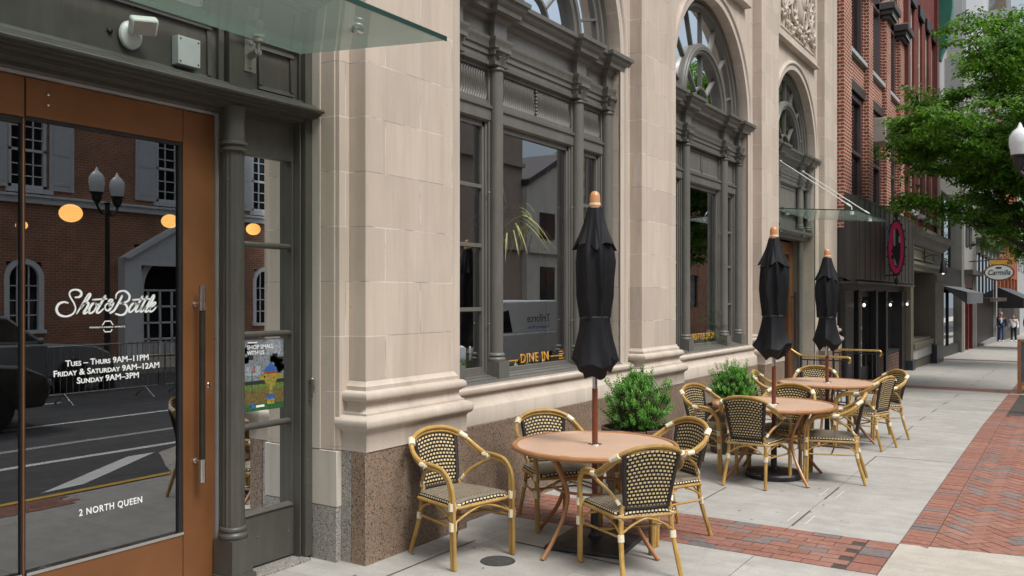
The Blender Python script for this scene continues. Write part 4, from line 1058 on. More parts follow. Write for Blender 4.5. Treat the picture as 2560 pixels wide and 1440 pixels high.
    m=MB(); fr=[Vector((p[0]*1.02,p[1]*1.03,.400)) for p in ring]; m.tube(fr+[fr[0]],.0125,7,cap=False)
    for s in (1,-1):
        m.tube(cr([(.248,.266*s,.295),(.17,.25*s,.345),(.05,.235*s,.385)],5),.008,6); m.tube(cr([(-.212,.186*s,.285),(-.15,.20*s,.345),(-.04,.225*s,.385)],5),.008,6)
        m.tube([(.248,.266*s,.275),(-.21,.188*s,.275)],.008,6)
    for x,hw in ((.248,.262),(-.212,.18)):
        m.tube(cr([(x,hw,.30),(x,hw*.55,.352),(x,0,.385),(x,-hw*.55,.352),(x,-hw,.30)],5),.008,6)
    m.tube([(.02,.235,.275),(.02,-.235,.275)],.008,6)
    m.build('stretcher',BAMBOO,t)
    return t
proto=make_chair('leftmost woven chair, in front of the stone pilaster beside the round drain cover')
CH=[(.44,4.95,-13,None),
(1.60,5.30,141,'woven chair nearest the camera, its checkered back turned to us at the first table'),
(1.43,6.22,238,'woven chair at the right of the first table, its back to the second table'),
(.56,6.10,-36,'woven chair behind the first table, standing against the granite wall'),
(1.45,8.40,88,'woven chair with its back to us at the front of the second table'),
(2.07,9.00,189,'woven chair seen from the side on the open pavement side of the second table'),
(.86,8.92,-14,'woven chair between the second table and the leafier barrel planter by the wall'),
(1.48,9.30,-95,'woven chair behind the second table and facing us, right of the brown umbrella pole'),
(1.95,11.15,166,'woven chair with its dark back to us at the right of the farthest table'),
(1.96,11.95,222,'woven chair with a tall rounded back, outermost on the pavement at the farthest table'),
(.90,11.10,8,'woven chair in shadow at the left of the farthest table, behind the second umbrella pole'),
(1.16,12.0,-78,'woven chair behind the farthest table, facing us in front of the side door steps')]
chairs=[]
for i,(x,y,a,lb) in enumerate(CH):
    o=proto if i==0 else copy_tree(proto)
    o.location=(x,y,.004); o.rotation_euler=(0,0,R(a))
    if lb: o['label']=lb
    chairs.append(o)
# ---- tables
def tabletop_mat():
    t=NT('woven_tabletop'); c=t.coord(); b=t.n('ShaderNodeTexBrick'); t.l(c,b.inputs['Vector'])
    for k,v in (('Scale',1),('Mortar Size',.0022),('Mortar Smooth',.6),('Brick Width',.036),('Row Height',.012),('Bias',0)): b.inputs[k].default_value=v
    b.inputs['Color1'].default_value=(.58,.40,.295,1); b.inputs['Color2'].default_value=(.54,.37,.27,1); b.inputs['Mortar'].default_value=(.40,.25,.175,1)
    g=t.ramp(t.noise(c,3,5),[(.3,(.9,.9,.9)),(.7,(1.08,1.08,1.08))])
    t.bsdf(t.mix(1.0,b.outputs['Color'],g,'MULTIPLY'),.40,0,t.bump(t.math('SUBTRACT',1.0,b.outputs['Fac']),.14,.002),.45); return t.m
TTOP=tabletop_mat(); TRIM=simple('copper_brown_tube',(.36,.165,.065),.35,var=.12,bump=.03)
def make_table(label):
    t=empty('round_table',(0,0,0),0,label,'table','round cafe tables'); H=.72; r=.6
    m=MB(); m.lathe([(.03,H+.004),(.2,H+.004),(.4,H+.004),(r-.035,H+.004),(r-.03,H-.015),(.03,H-.015)],0,0,72,cap=False); m.build('tabletop',TTOP,t,angle=30)
    m=MB(); m.tube([(r*math.cos(2*PI*k/72)*.978,r*math.sin(2*PI*k/72)*.978,H-.006) for k in range(73)],.019,9,cap=False)
    for k in range(6):
        a=2*PI*k/6+.3; m.tube([(r*.978*math.cos(a+d),r*.978*math.sin(a+d),H-.006) for d in (-.05,0,.05)],.0225,9)
    m.build('tabletop_rim',TRIM,t)
    m=MB(); m.lathe([(.028,H+.004),(.034,H+.012),(.05,H+.009),(.052,H+.0045)],0,0,24,cap=False); m.build('umbrella_ring',STEEL,t)
    for k in range(4):
        a=PI/4+k*PI/2+.22; c,s=math.cos(a),math.sin(a)
        p=cr([(.47*c,.47*s,H-.03),(.40*c,.40*s,.60),(.30*c,.30*s,.42),(.34*c,.34*s,.26),(.46*c,.46*s,.10),(.56*c,.56*s,.0)],6)
        m=MB(); m.tube(p,.0155,9); m.build('leg',TRIM,t)
    m=MB(); m.tube([(.30*math.cos(2*PI*k/40),.30*math.sin(2*PI*k/40),.42) for k in range(41)],.011,7,cap=False)
    for k in range(4):
        a=PI/4+k*PI/2+.22; m.tube([(.47*math.cos(a),.47*math.sin(a),H-.035),(.08*math.cos(a),.08*math.sin(a),H-.035)],.012,7)
    m.build('stretcher',TRIM,t)
    return t
TB=[(1.12,5.69,20,'round tan table nearest the camera, beside the square black umbrella base'),(1.525,8.80,-8,'middle of the three round tan tables, over the round black umbrella base'),(1.45,11.38,35,'farthest of the three round tan tables, in front of the brass rails')]
tp=make_table('')
for i,(x,y,a,lb) in enumerate(TB):
    o=tp if i==0 else copy_tree(tp); o.location=(x,y,.004); o.rotation_euler=(0,0,R(a)); o['label']=lb
# ---- closed umbrellas
def cloth():
    t=NT('black_umbrella_cloth'); c=t.coord(); n=t.noise(c,180,2)
    col=t.ramp(t.noise(c,4,4),[(.3,(.0035,.0038,.0055)),(.7,(.0075,.008,.0115))]); t.bsdf(col,.66,0,t.bump(n,.2,.002),.28); return t.m
CLOTH=cloth(); POLEWOOD=simple('stained_pole_wood',(.16,.045,.022),.35,var=.25,scale=5,bump=.05); FINIAL=simple('varnished_finial_wood',(.55,.25,.11),.3,var=.12,scale=8)
def make_umbrella(label,square,seed,zb=1.26,k=1.0,flare=.15):
    t=empty('patio_umbrella',(0,0,0),0,label,'umbrella','closed black umbrellas on the cafe tables'); rnd=random.Random(seed); ph=rnd.random()*6
    tw=2.6
    def folds(w,z,amp,n=8,twist=1.0):
        q=abs(math.sin((n*w+ph+twist*tw*z)/2)); q2=abs(math.sin((3*w+1.3*ph-twist*3.1*z)/2))
        return 1+amp*(1.5*(.62-q**.75)+.8*(q2**.7-.6))+.05*math.sin(2*w+ph+z*3)+.05*noise.noise(Vector((2.2*math.cos(w),2.2*math.sin(w),z*4+seed)))+.03*noise.noise(Vector((5*math.cos(w),5*math.sin(w),z*14+seed)))
    def sz_(w,z): return (.03*math.sin(2*w+ph)+.02*math.sin(5*w+2*ph))*max(0,min(1,(1.6-z)/.2))
    prof=[(.052,2.44),(.070,2.36),(.098,2.25),(.124,2.14),(.130,2.05),(.125,1.92),(.119,1.80),(.111,1.70),(.106,1.645)]
    m=MB(); m.lathe(prof,0,0,64,cap=False,wob=lambda w,z:folds(w,z,.03+.16*min(1,(2.45-z)/.4))); m.build('canopy',CLOTH,t,angle=70)
    prof=[(.106,1.648),(.109,1.60),(.113,1.54),(.126,1.46),(.14,1.39),(flare*1.02,1.325)]
    m=MB(); m.lathe(prof,0,0,80,cap=False,wob=lambda w,z:folds(w,z,.03+.17*min(1,max(0,(1.65-z)/.25)),5,.4),zw=sz_)
    low=[(flare*1.02,1.325),(flare*1.0,1.318),(flare*.80,1.275),(.108,1.236),(.088,1.25),(.05,1.30),(.022,1.36)]
    m.lathe(low,0,0,80,cap=False,wob=lambda w,z:folds(w,z,.20,5,.4),zw=sz_); m.build('canopy_skirt',CLOTH,t,angle=40)
    m=MB(); m.lathe([(.107,1.655),(.110,1.648),(.107,1.638),(.102,1.634)],0,0,48,cap=False,wob=lambda w,z:folds(w,1.645,.06)); m.build('tie_strap',CHARWEAVE,t)
    m=MB(); 
    cap=[(.045,2.452),(.055,2.42),(.076,2.34),(.103,2.265),(.128,2.205),(.138,2.18)]
    def cw(w,z):
        q=abs(math.sin((7*w+ph)/2)); return 1+(.03+.20*max(0,min(1,(2.44-z)/.25)))*(.6-q**.8)*1.4+.06*math.sin(2*w+ph)
    def cz(w,z): return (-.03*(1-abs(math.sin((7*w+ph)/2)))+.022*math.sin(3*w+ph*2))*max(0,min(1,(2.44-z)/.25))
    m.lathe(cap,0,0,96,cap=False,wob=cw,zw=cz); m.lathe([(.138,2.18),(.130,2.176),(.10,2.20)],0,0,96,cap=False,wob=cw,zw=cz); m.build('wind_vent',CLOTH,t,angle=60)
    m=MB(); m.lathe([(.0,2.565),(.015,2.563),(.03,2.55),(.038,2.525),(.038,2.49),(.040,2.478),(.040,2.452),(.047,2.45),(.047,2.44)],0,0,24,cap=False); m.build('finial',FINIAL,t)
    m=MB(); m.lathe([(.041,2.478),(.0415,2.472),(.0415,2.463),(.041,2.46)],0,0,24,cap=False); m.build('finial_band',WRAP,t)
    m=MB(); m.tube([(0,0,1.12),(0,0,1.75)],.0185,16); m.build('metal_tube',STEEL,t)
    m=MB(); m.tube([(0,0,.34),(0,0,1.13)],.021,16); m.build('pole',POLEWOOD,t)
    if square:
        m=MB(); h=.285; m.add([(-h,-h,0),(h,-h,0),(h,h,0),(-h,h,0),(-h*.97,-h*.97,.028),(h*.97,-h*.97,.028),(h*.97,h*.97,.028),(-h*.97,h*.97,.028),(-h*.2,-h*.2,.055),(h*.2,-h*.2,.055),(h*.2,h*.2,.055),(-h*.2,h*.2,.055)],[(0,1,5,4),(1,2,6,5),(2,3,7,6),(3,0,4,7),(4,5,9,8),(5,6,10,9),(6,7,11,10),(7,4,8,11),(8,9,10,11),(3,2,1,0)])
        bo=m.build('base',BLACKMETAL,t,bevel=.006,angle=30); bo.rotation_euler=(0,0,R(7))
    else:
        m=MB(); m.lathe([(.275,0),(.28,.015),(.28,.04),(.265,.058),(.16,.072),(.06,.085),(.05,.10)],0,0,48); m.build('base',BLACKMETAL,t)
    m=MB(); m.lathe([(.05,.05),(.05,.07),(.031,.09),(.029,.36),(.026,.362)],0,0,20); m.tube([(.02,0,.30),(.06,0,.30)],.008,8); m.ico((.065,0,.30),.015,1); m.build('base_stem',BLACKMETAL,t)
    return t
for (x,y,a,lb,sq,sd,s,fl_) in ((1.12,5.69,0,'closed black umbrella nearest the camera, standing on a square black base',True,1,1.0,.152),(1.525,8.80,50,'closed black umbrella at the middle table, on a round black base',False,5,.975,.175),(1.45,11.38,110,'farthest closed black umbrella, in front of the copper side door',False,9,.935,.155)):
    o=make_umbrella(lb,sq,sd,flare=fl_); o.location=(x,y,.004); o.rotation_euler=(0,0,R(a)); o.scale=(1,1,s)
# ---- planters with shrubs
BARREL=simple('planter_stave_wood',(.115,.068,.055),.6,var=.35,scale=7,bump=.2,bscale=30); HOOPMETAL=simple('planter_hoop',(.10,.075,.06),.5,metal=.4,var=.3)
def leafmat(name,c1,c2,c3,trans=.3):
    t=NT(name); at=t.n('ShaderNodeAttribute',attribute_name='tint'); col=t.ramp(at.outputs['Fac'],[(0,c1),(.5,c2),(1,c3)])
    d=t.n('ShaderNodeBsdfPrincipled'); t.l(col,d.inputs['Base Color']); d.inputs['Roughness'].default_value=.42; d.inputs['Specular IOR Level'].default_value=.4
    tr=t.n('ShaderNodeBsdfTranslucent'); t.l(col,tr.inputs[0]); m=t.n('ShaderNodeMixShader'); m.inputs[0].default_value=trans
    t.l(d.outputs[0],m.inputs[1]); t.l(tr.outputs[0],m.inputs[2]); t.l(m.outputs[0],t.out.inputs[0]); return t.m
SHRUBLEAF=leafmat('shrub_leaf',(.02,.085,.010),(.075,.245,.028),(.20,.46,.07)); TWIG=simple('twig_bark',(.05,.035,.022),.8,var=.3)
def leaf(m,c,d,n,L,W,t):
    """a folded leaf blade from c along d"""
    d=d.normalized(); s=d.cross(n); 
    if s.length<1e-4: s=d.orthogonal()
    s.normalize(); up=s.cross(d)
    a=c; b=c+d*L; k=c+d*L*.45
    m.add([a,k+s*W*.5+up*W*.12,b-up*L*.12,k-s*W*.5+up*W*.12],[(0,1,2),(0,2,3)]); m.tint+=[t,t]
def planter(x,y,rz,lb,lbs,seed,h=.56,r0=.26,r1=.33,sw=.34,sh=.40):
    t=empty('barrel_planter',(x,y,.004),rz,lb,'planter','wooden barrel planters by the wall'); rnd=random.Random(seed)
    n=16
    m=MB()
    for k in range(n):
        a0=2*PI*(k+.04)/n; a1=2*PI*(k+.96)/n; dz=rnd.uniform(-.004,.004); v=[]
        for (r,z) in ((r0,0),((r0+r1)/2+.01,h*.5),(r1,h+dz),(r1-.028,h+dz),((r0+r1)/2-.02,h*.5),(r0-.025,0)):
            v+=[(r*math.cos(a0),r*math.sin(a0),z),(r*math.cos(a1),r*math.sin(a1),z)]
        f=[(2*j,2*j+1,(2*j+3)%12,(2*j+2)%12) for j in range(6)]; f+=[(0,2,4,6,8,10)[::-1],(1,3,5,7,9,11)]
        m.add(v,f)
    m.build('stave_wall',BARREL,t,bevel=.003)
    m=MB()
    for z in (.10,.42): rr=r0+(r1-r0)*z/h+.008; m.lathe([(rr,z-.02),(rr+.004,z-.02),(rr+.006,z+.02),(rr+.002,z+.02)],0,0,32,cap=False)
    m.build('hoop',HOOPMETAL,t)
    m=MB(); m.lathe([(.0,h-.05),(r1-.03,h-.05)],0,0,24,cap=False); m.build('soil',simple('planter_soil_%d'%seed,(.03,.022,.016),.95,var=.3,bump=.5,bscale=40),t)
    s=empty('boxwood_shrub',(x,y,h-.03),rz,lbs,'shrub','evergreen shrubs in the barrel planters')
    m=MB(); tw=MB()
    for i in range(420):
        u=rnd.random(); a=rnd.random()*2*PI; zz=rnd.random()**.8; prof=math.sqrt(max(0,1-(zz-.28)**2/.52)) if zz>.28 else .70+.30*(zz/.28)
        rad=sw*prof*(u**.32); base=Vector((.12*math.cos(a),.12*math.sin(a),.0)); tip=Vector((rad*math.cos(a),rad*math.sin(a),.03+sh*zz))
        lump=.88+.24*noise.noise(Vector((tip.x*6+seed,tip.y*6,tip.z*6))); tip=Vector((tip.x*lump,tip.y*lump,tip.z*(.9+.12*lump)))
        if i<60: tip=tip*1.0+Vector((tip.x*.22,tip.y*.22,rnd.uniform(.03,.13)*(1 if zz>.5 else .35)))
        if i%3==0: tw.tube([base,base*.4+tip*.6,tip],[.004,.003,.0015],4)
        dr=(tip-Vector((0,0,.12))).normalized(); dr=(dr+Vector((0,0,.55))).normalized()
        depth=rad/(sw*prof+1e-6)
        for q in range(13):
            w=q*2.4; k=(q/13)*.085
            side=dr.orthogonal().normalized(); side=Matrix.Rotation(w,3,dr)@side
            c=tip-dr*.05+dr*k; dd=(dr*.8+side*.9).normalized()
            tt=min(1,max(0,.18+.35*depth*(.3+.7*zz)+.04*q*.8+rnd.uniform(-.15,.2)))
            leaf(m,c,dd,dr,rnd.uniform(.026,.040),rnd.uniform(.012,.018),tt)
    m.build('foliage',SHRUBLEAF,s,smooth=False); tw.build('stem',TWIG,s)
planter(.66,7.42,.3,'wooden barrel planter behind the nearest table','spiky bright green shrub behind the nearest table',11,h=.60,sw=.345,sh=.46)
planter(.72,9.98,.1,'wooden barrel planter beside the middle table','rounder compact green shrub beside the middle table',23,h=.54,sw=.31,sh=.42)
# ---- brass rails by the side door
def rail(y,x0,x1,z,lb):
    t=empty('hand_rail',(x1,y,0),0,lb,'railing','brass topped rails at the side door'); 
    m=MB(); m.tube(cr([(x0-.28,y,z+.14),(x0-.18,y,z+.11),(x0-.02,y,z+.015),(x0+.1,y,z)],5)+[(x0+.2,y,z),(x1-.02,y,z)],.02,10); m.tube(cr([(x1-.03,y,z),(x1+.02,y,z-.01),(x1+.035,y,z-.05),(x1+.01,y,z-.10)],4),.019,10); m.build('top_rail',BRASS,t,world=True)
    m=MB(); g=zg(y); m.box(x1-.035,x1-.005,y-.015,y+.015,g,z-.02); m.box(x0-.015,x0+.015,y-.015,y+.015,g,z-.01)
    m.build('post',BLACKMETAL,t,world=True)
    m=MB(); n=7
    for k in range(1,n): xx=x0+(x1-x0)*k/n; m.box(xx-.007,xx+.007,y-.007,y+.007,g+.1,z-.06)
    m.box(x0,x1-.03,y-.01,y+.01,z-.07,z-.05); m.box(x0,x1-.03,y-.01,y+.01,g+.09,g+.11); m.build('baluster',BLACKMETAL,t,world=True)
rail(14.92,.22,.97,.815,'nearer of the two brass topped rails at the side door steps')
rail(17.0,.28,1.08,.82,'farther brass topped rail, reaching out before the black shopfront')
# ---- floor drain
dr_=empty('drain_cover',(.75,4.97,0),0,'small round dark drain cover in the concrete before the first chair','drain cover')
m=MB(); m.lathe([(.0,.0035),(.118,.0035),(.12,.001)],0,0,40,cap=False); m.build('rim',simple('drain_iron',(.06,.06,.06),.6,metal=.3,var=.3,scale=20),dr_)
m=MB()
for k in range(-9,10):
    h=math.sqrt(max(0,.108**2-(k*.0115)**2)); m.box(k*.0115-.0032,k*.0115+.0032,-h,h,.0036,.0062)
o=m.build('grating',simple('drain_bar_iron',(.11,.108,.105),.6,metal=.3,var=.3,scale=20),dr_); o.rotation_euler=(0,0,R(40))
# ================================================================== red brick building with the black shopfront
REDBR=bricks('red_brick',(.30,.062,.028),(.22,.045,.024),(.50,.43,.36),bw=.2,rh=.0735,ms=.0115,bump=.5)
REDBR2=bricks('maroon_brick',(.17,.045,.038),(.13,.036,.032),(.15,.05,.043),rh=.07,ms=.004,bump=.2)
BROWNSTONE=simple('brown_painted_trim',(.050,.037,.036),.5,var=.15); BROWNWOOD=simple('brown_window_paint',(.075,.050,.050),.45,var=.12)
DARKGLASS=glass('dark_window_glass',(.10,.10,.11),.07); SILLSTONE=simple('grey_sill_stone',(.36,.37,.39),.7,var=.1)
CREAM=simple('cream_paint',(.50,.47,.38),.55,var=.08); OLIVE=simple('olive_paint',(.105,.095,.066),.5,var=.08,scale=2); OLIVE_L=simple('olive_moulding',(.14,.128,.09),.5,var=.08)
BLACKSHOP=simple('black_shopfront',(.008,.0075,.008),.42,var=.2); CHARPANEL=None
def awn_mat():
    t=NT('charcoal_awning_metal'); c=t.coord(); mp=t.n('ShaderNodeMapping'); mp.inputs['Scale'].default_value=(1,1,.06); t.l(c,mp.inputs[0])
    n=t.noise(mp.outputs[0],5.5,4); n2=t.noise(mp.outputs[0],22,3)
    col=t.ramp(n,[(.3,(.034,.033,.032)),(.7,(.068,.065,.063))]); col=t.mix(t.ramp(n2,[(.62,(0,0,0)),(.8,(.5,.5,.5))]),col,(.10,.10,.105))
    t.bsdf(col,.38,.3,t.bump(n,.2,.02),.5); return t.m
AWN=awn_mat()
bb=empty('brick_building',(.1,22.4,zg(22)),0,'red brick building with brown windows above a black metal shopfront','building')
def addto(par):
    def f(name,m,mat,**kw): o=m.build(name,mat,None,**kw); under(o,par,True); return o
    return f
ab=addto(bb); BX=.12; RX=.015
PIERS=[(18.66,19.39),(21.23,21.75),(23.5,24.1),(25.6,26.25)]
ZT=13.5
for a,d in PIERS:
    m=MB(); m.box(-.6,BX,a,d,3.2,8.75); m.box(-.6,BX-.03,a-.06,d+.06,9.0,ZT); ab('pier',m,REDBR)
    m=MB()
    if a>19:
        m.box(-.4,BX+.22,a-.18,d+.18,8.95,9.12); m.box(-.4,BX+.15,a-.12,d+.12,8.84,8.95); m.box(-.4,BX+.08,a-.06,d+.06,8.74,8.84); ab('corbel',m,BROWNSTONE,bevel=.01)
        m=MB(); m.box(-.3,BX+.18,a-.1,d+.1,9.12,9.16)
        for z in (8.80,8.88): m.box(BX+.151,BX+.155,a-.1,d+.1,z,z+.03)
        m.build_each('corbel_band',SILLSTONE,top=bb)
m=MB()
for (a,d),(e,f) in zip(PIERS,PIERS[1:]):
    for z0,z1 in ((3.2,3.9),(6.28,7.12),(10.6,ZT)): m.box(-.6,RX,d-.02,e+.02,z0,z1)
    for z0,z1 in ((3.9,6.28),(7.12,10.6)):
        m.box(-.6,RX-.001,d-.02,d+.03,z0,z1); m.box(-.6,RX-.001,e-.06,e+.02,z0,z1)
m.box(-.6,-.45,18.66,26.2,3.2,ZT)
ab('wall',m,REDBR)
for (a,d),(e,f) in zip(PIERS,PIERS[1:]):
    y0,y1=d+.03,e-.06
    for z0,z1 in ((3.7,6.28),(7.12,10.6)):
        wn=MB(); x=RX-.03
        for (p,q,s,t) in ((y0,y0+.12,z0,z1),(y1-.12,y1,z0,z1),(y0+.12,y1-.12,z1-.14,z1),(y0+.12,y1-.12,z0,z0+.1),(y0+.12,y1-.12,(z0+z1)/2-.04,(z0+z1)/2+.04)): wn.box(x-.12,x,p,q,s,t)
        wo_=ab('window',wn,BROWNWOOD,bevel=.006)
        g=MB(); g.quad((x-.08,y0,z0),(x-.08,y1,z0),(x-.08,y1,z1),(x-.08,y0,z1)); o=g.build('pane',DARKGLASS,None,smooth=False); under(o,wo_,True)
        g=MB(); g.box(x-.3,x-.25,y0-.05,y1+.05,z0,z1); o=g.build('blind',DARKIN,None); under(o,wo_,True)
        g=MB(); g.box(RX-.08,RX+.035,y0-.03,y1+.05,z1,z1+.22) if z1<7 else None
        if g.v: o=g.build('lintel',BROWNSTONE,None,bevel=.006); under(o,wo_,True)
        if z0>7:
            g=MB(); g.box(RX-.1,RX+.085,y0-.03,y1+.05,z0-.10,z0); o=g.build('sill',SILLSTONE,None,bevel=.008); under(o,wo_,True)
# arch over the upper right window
m=MB(); m.arc([(.0,RX-.1),(.0,BX-.04),(.32,BX-.04),(.32,RX-.1)],24.85,9.12,.72,n=20); ab('arch_band',m,REDBR)
# window air conditioner
ac=empty('air_conditioner',(RX,22.55,5.55),0,'boxy window air conditioner jutting from the brick building','air conditioner')
m=MB(); m.box(RX-.1,RX+.30,22.2,22.92,5.48,6.05); m.build('case',simple('ac_case',(.42,.36,.32),.5,var=.1),ac,world=True,bevel=.01)
m=MB()
for k in range(9): m.box(RX+.301,RX+.31,22.26,22.86,5.53+k*.055,5.55+k*.055)
m.build('grille',BLACKMETAL,ac,world=True)
# metal hood of the shopfront
m=MB(); AX=.37
m.prism([(-.1,2.28),(.30,2.10),(AX,2.16),(AX,3.84),(.02,3.98),(-.1,3.98)],'y',18.67,26.19); ab('metal_hood',m,AWN,angle=20)
m=MB()
for k in range(13): y=18.68+k*.58+.2; m.box(AX-.002,AX+.012,y-.012,y+.012,2.18,3.82)
m.box(-.05,AX+.02,18.66,26.2,2.07,2.12); m.box(.0,AX+.015,18.665,26.195,3.835,3.86); ab('hood_seam',m,AWN)
m=MB(); m.box(-.5,.10,18.68,26.2,1.93,2.28); m.box(-.12,.14,18.7,19.5,-.5,1.95); m.box(-.12,.14,20.0,20.25,-.5,1.95); m.box(-.12,.14,22.0,22.25,-.5,1.95); m.box(-.12,.14,23.3,23.55,-.5,1.95); m.box(-.12,.16,25.6,26.2,-.5,1.95); m.box(-.9,-.7,18.6,26.2,-.5,2)
ab('shopfront',m,BLACKSHOP,bevel=.008)
m=MB(); m.box(-.2,.08,22.25,25.6,-.5,.35); ab('stall_riser',m,bricks('shop_riser_brick',(.12,.07,.055),(.16,.10,.075),(.05,.035,.03),rh=.085,bump=.3),smooth=False)
m=MB(); m.box(-.2,.10,22.25,25.6,.35,.41); ab('window_ledge',m,BLACKSHOP)
m=MB(); 
for a,d,z in ((20.25,22.0,-.1),(22.25,23.3,.41),(23.55,25.6,.41)): m.quad((-.02,a,z),(-.02,d,z),(-.02,d,1.93),(-.02,a,1.93))
ab('shop_glass',m,WINGLASS,smooth=False)
m=MB(); m.box(-.06,.0,20.25,20.35,-.15,1.93); m.box(-.06,.0,21.9,22.0,-.15,1.93); m.box(-.06,.0,20.35,21.9,-.15,.2); m.box(-.06,.0,20.35,21.9,1.8,1.93); ab('shop_door',m,BLACKSHOP)
m=MB()
for k in range(9): m.box(-.4,-.12,20.45,21.4,.25+k*.15,.27+k*.15); 
for k in range(30): y=20.5+.03*k; m.box(-.36,-.2,y,y+.02,.27+.15*(k%8),.35+.15*(k%8))
ab('shop_shelf',m,simple('shelf_stock',(.16,.15,.15),.6,var=.5,scale=20))
PINK=simple('pink_sign_paint',(.80,.018,.15),.4,var=.05); TEAL=simple('teal_sign_paint',(.03,.22,.28),.45,var=.08)
# wrought frame hanging sign with a pink oval face
sg=empty('oval_pink_sign',(.37,21.9,2.95),0,'tall pink oval sign in a black ornate frame projecting from the metal hood','sign')
SY=21.9; SX=.60
def ovl(mm,rx,rz,y0,y1,cx=SX,cz=2.94,n=36): mm.prism([(cx+rx*math.cos(2*PI*k/n),cz+rz*math.sin(2*PI*k/n)) for k in range(n)],'y',y0,y1)
m=MB(); ovl(m,.19,.65,SY-.05,SY+.05); 
for k in range(20): w=2*PI*k/20; m.ico((SX+.195*math.cos(w),SY,2.94+.655*math.sin(w)),.028,1)
m.ico((SX,SY,3.72),.06,1,1,1,2); m.ico((SX,SY,2.16),.05,1,1,1,2); m.tube([(SX,SY,3.6),(SX,SY,3.98)],.02,6); m.tube([(.3,SY,3.9),(SX,SY,3.9)],.02,6); m.tube([(.3,SY,2.3),(SX,SY,2.3)],.018,6); m.build('sign_frame',BLACKMETAL,sg,world=True)
m=MB(); ovl(m,.165,.60,SY-.056,SY+.056); m.build('sign_face',PINK,sg,world=True)
m=MB(); ovl(m,.085,.46,SY-.060,SY+.06,SX+.01,2.92); m.build('sign_emblem_ground',BLACKSHOP,sg,world=True)
m=MB(); m.box(SX-.055,SX-.015,SY-.066,SY-.058,2.98,3.35); m.box(SX+.055,SX+.095,SY-.066,SY-.058,3.05,3.2); m.prism([(SX-.05,2.72),(SX-.01,2.62),(SX+.02,2.5),(SX-.03,2.55)],'y',SY-.066,SY-.058); m.build_each('emblem',simple('sign_grey',(.35,.38,.40),.5),sg,world=True)
m=MB(); 
for (x,z,r) in ((SX-.07,2.86,.032),(SX-.075,2.72,.034)): ovl(m,r,r*1.4,SY-.068,SY-.06,x,z,14)
m.build_each('emblem_dot',BLACKSHOP,sg,world=True)
m=MB(); m.box(SX-.2,SX-.16,SY-.06,SY+.06,3.1,3.3); m.box(SX-.2,SX-.17,SY-.06,SY+.06,3.34,3.45); m.build_each('sign_side',TEAL,sg,world=True)
# lanterns on the shopfront
def lantern(x,y,z,lb):
    t=empty('wall_lantern',(x,y,z),0,lb,'lamp','lit lanterns on the black shopfront')
    m=MB(); m.tube([(-.12,0,.12),(-.02,0,.16),(0,0,.10)],.012,6); m.lathe([(.0,.13),(.07,.08),(.075,.07),(.06,.06)],0,0,10); m.lathe([(.03,-.10),(.05,-.08),(.055,-.075)],0,0,10); m.build('bracket',BLACKMETAL,t)
    MB().ico((0,0,0),.032,2,1,1,1.3).build('lamp_glass',LAMPLIT,t)
lantern(.23,20.12,1.62,'lit lantern left of the black shop door'); lantern(.22,23.42,1.60,'lit lantern between the two black shop windows'); lantern(.24,25.9,1.60,'lit lantern at the right end of the black shopfront')

# ================================================================== maroon building with olive shopfront
mb_=empty('maroon_building',(.1,30,zg(30)),0,'maroon brick building with cream windows above an olive shopfront','building'); am=addto(mb_)
Y0,Y1=26.26,34.2; ZB=zg(30)
m=MB()
WIN=[(27.3,28.15),(29.0,29.75),(30.5,31.2),(31.9,32.6)]
ys=[Y0]+[v for w_ in WIN for v in w_]+[Y1-1.3]
for i in range(0,len(ys),2): m.box(-.5,.10,ys[i],ys[i+1],3.6,14.5)
for a,d in WIN:
    for z0,z1 in ((3.6,4.3),(6.7,7.55),(10.3,14.5)): m.box(-.5,.10,a,d,z0,z1)
am('wall',m,REDBR2)
m=MB(); m.box(-.5,.22,26.262,26.62,3.6,14.5); m.box(-.5,.20,32.55,32.92,3.6,14.5); m.build_each('pilaster',simple('maroon_paint',(.13,.03,.025),.5,var=.12),top=mb_)
for a,d in WIN:
    for z0,z1 in ((4.3,6.7),(7.55,10.3)):
        m=MB(); 
        for p,q,s,t in ((a,a+.14,z0,z1),(d-.14,d,z0,z1),(a+.14,d-.14,z1-.16,z1),(a+.14,d-.14,z0,z0+.12),(a+.14,d-.14,(z0+z1)/2-.05,(z0+z1)/2+.05)): m.box(-.06,.03,p,q,s,t)
        wv=am('window',m,CREAM)
        g=MB(); g.quad((-.04,a,z0),(-.04,d,z0),(-.04,d,z1),(-.04,a,z1)); o=g.build('pane',DARKGLASS,None,smooth=False); under(o,wv,True)
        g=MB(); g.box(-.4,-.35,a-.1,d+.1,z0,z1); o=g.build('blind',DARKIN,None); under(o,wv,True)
        g=MB(); g.box(0.0,.20,a-.1,d+.1,z0-.14,z0); o=g.build('sill',SILLSTONE if z0<5 else BROWNSTONE,None); under(o,wv,True)
        g=MB(); g.box(.05,.17,a-.12,d+.12,z1,z1+.3); o=g.build('lintel',BLACKSHOP,None); under(o,wv,True)
# green cornice bracket at the roofline
m=MB(); m.prism([(.1,9.9),(.24,9.85),(.30,10.1),(.46,10.4),(.55,11.1),(.62,11.6),(.62,13.2),(.1,13.2)],'y',32.95,33.35); am('cornice_bracket',m,simple('verdigris_paint',(.03,.17,.125),.5,var=.1),bevel=.02)
m=MB(); m.box(-.5,.75,26.3,33.5,13.2,14.6); am('cornice',m,simple('cornice_maroon',(.12,.03,.025),.5))
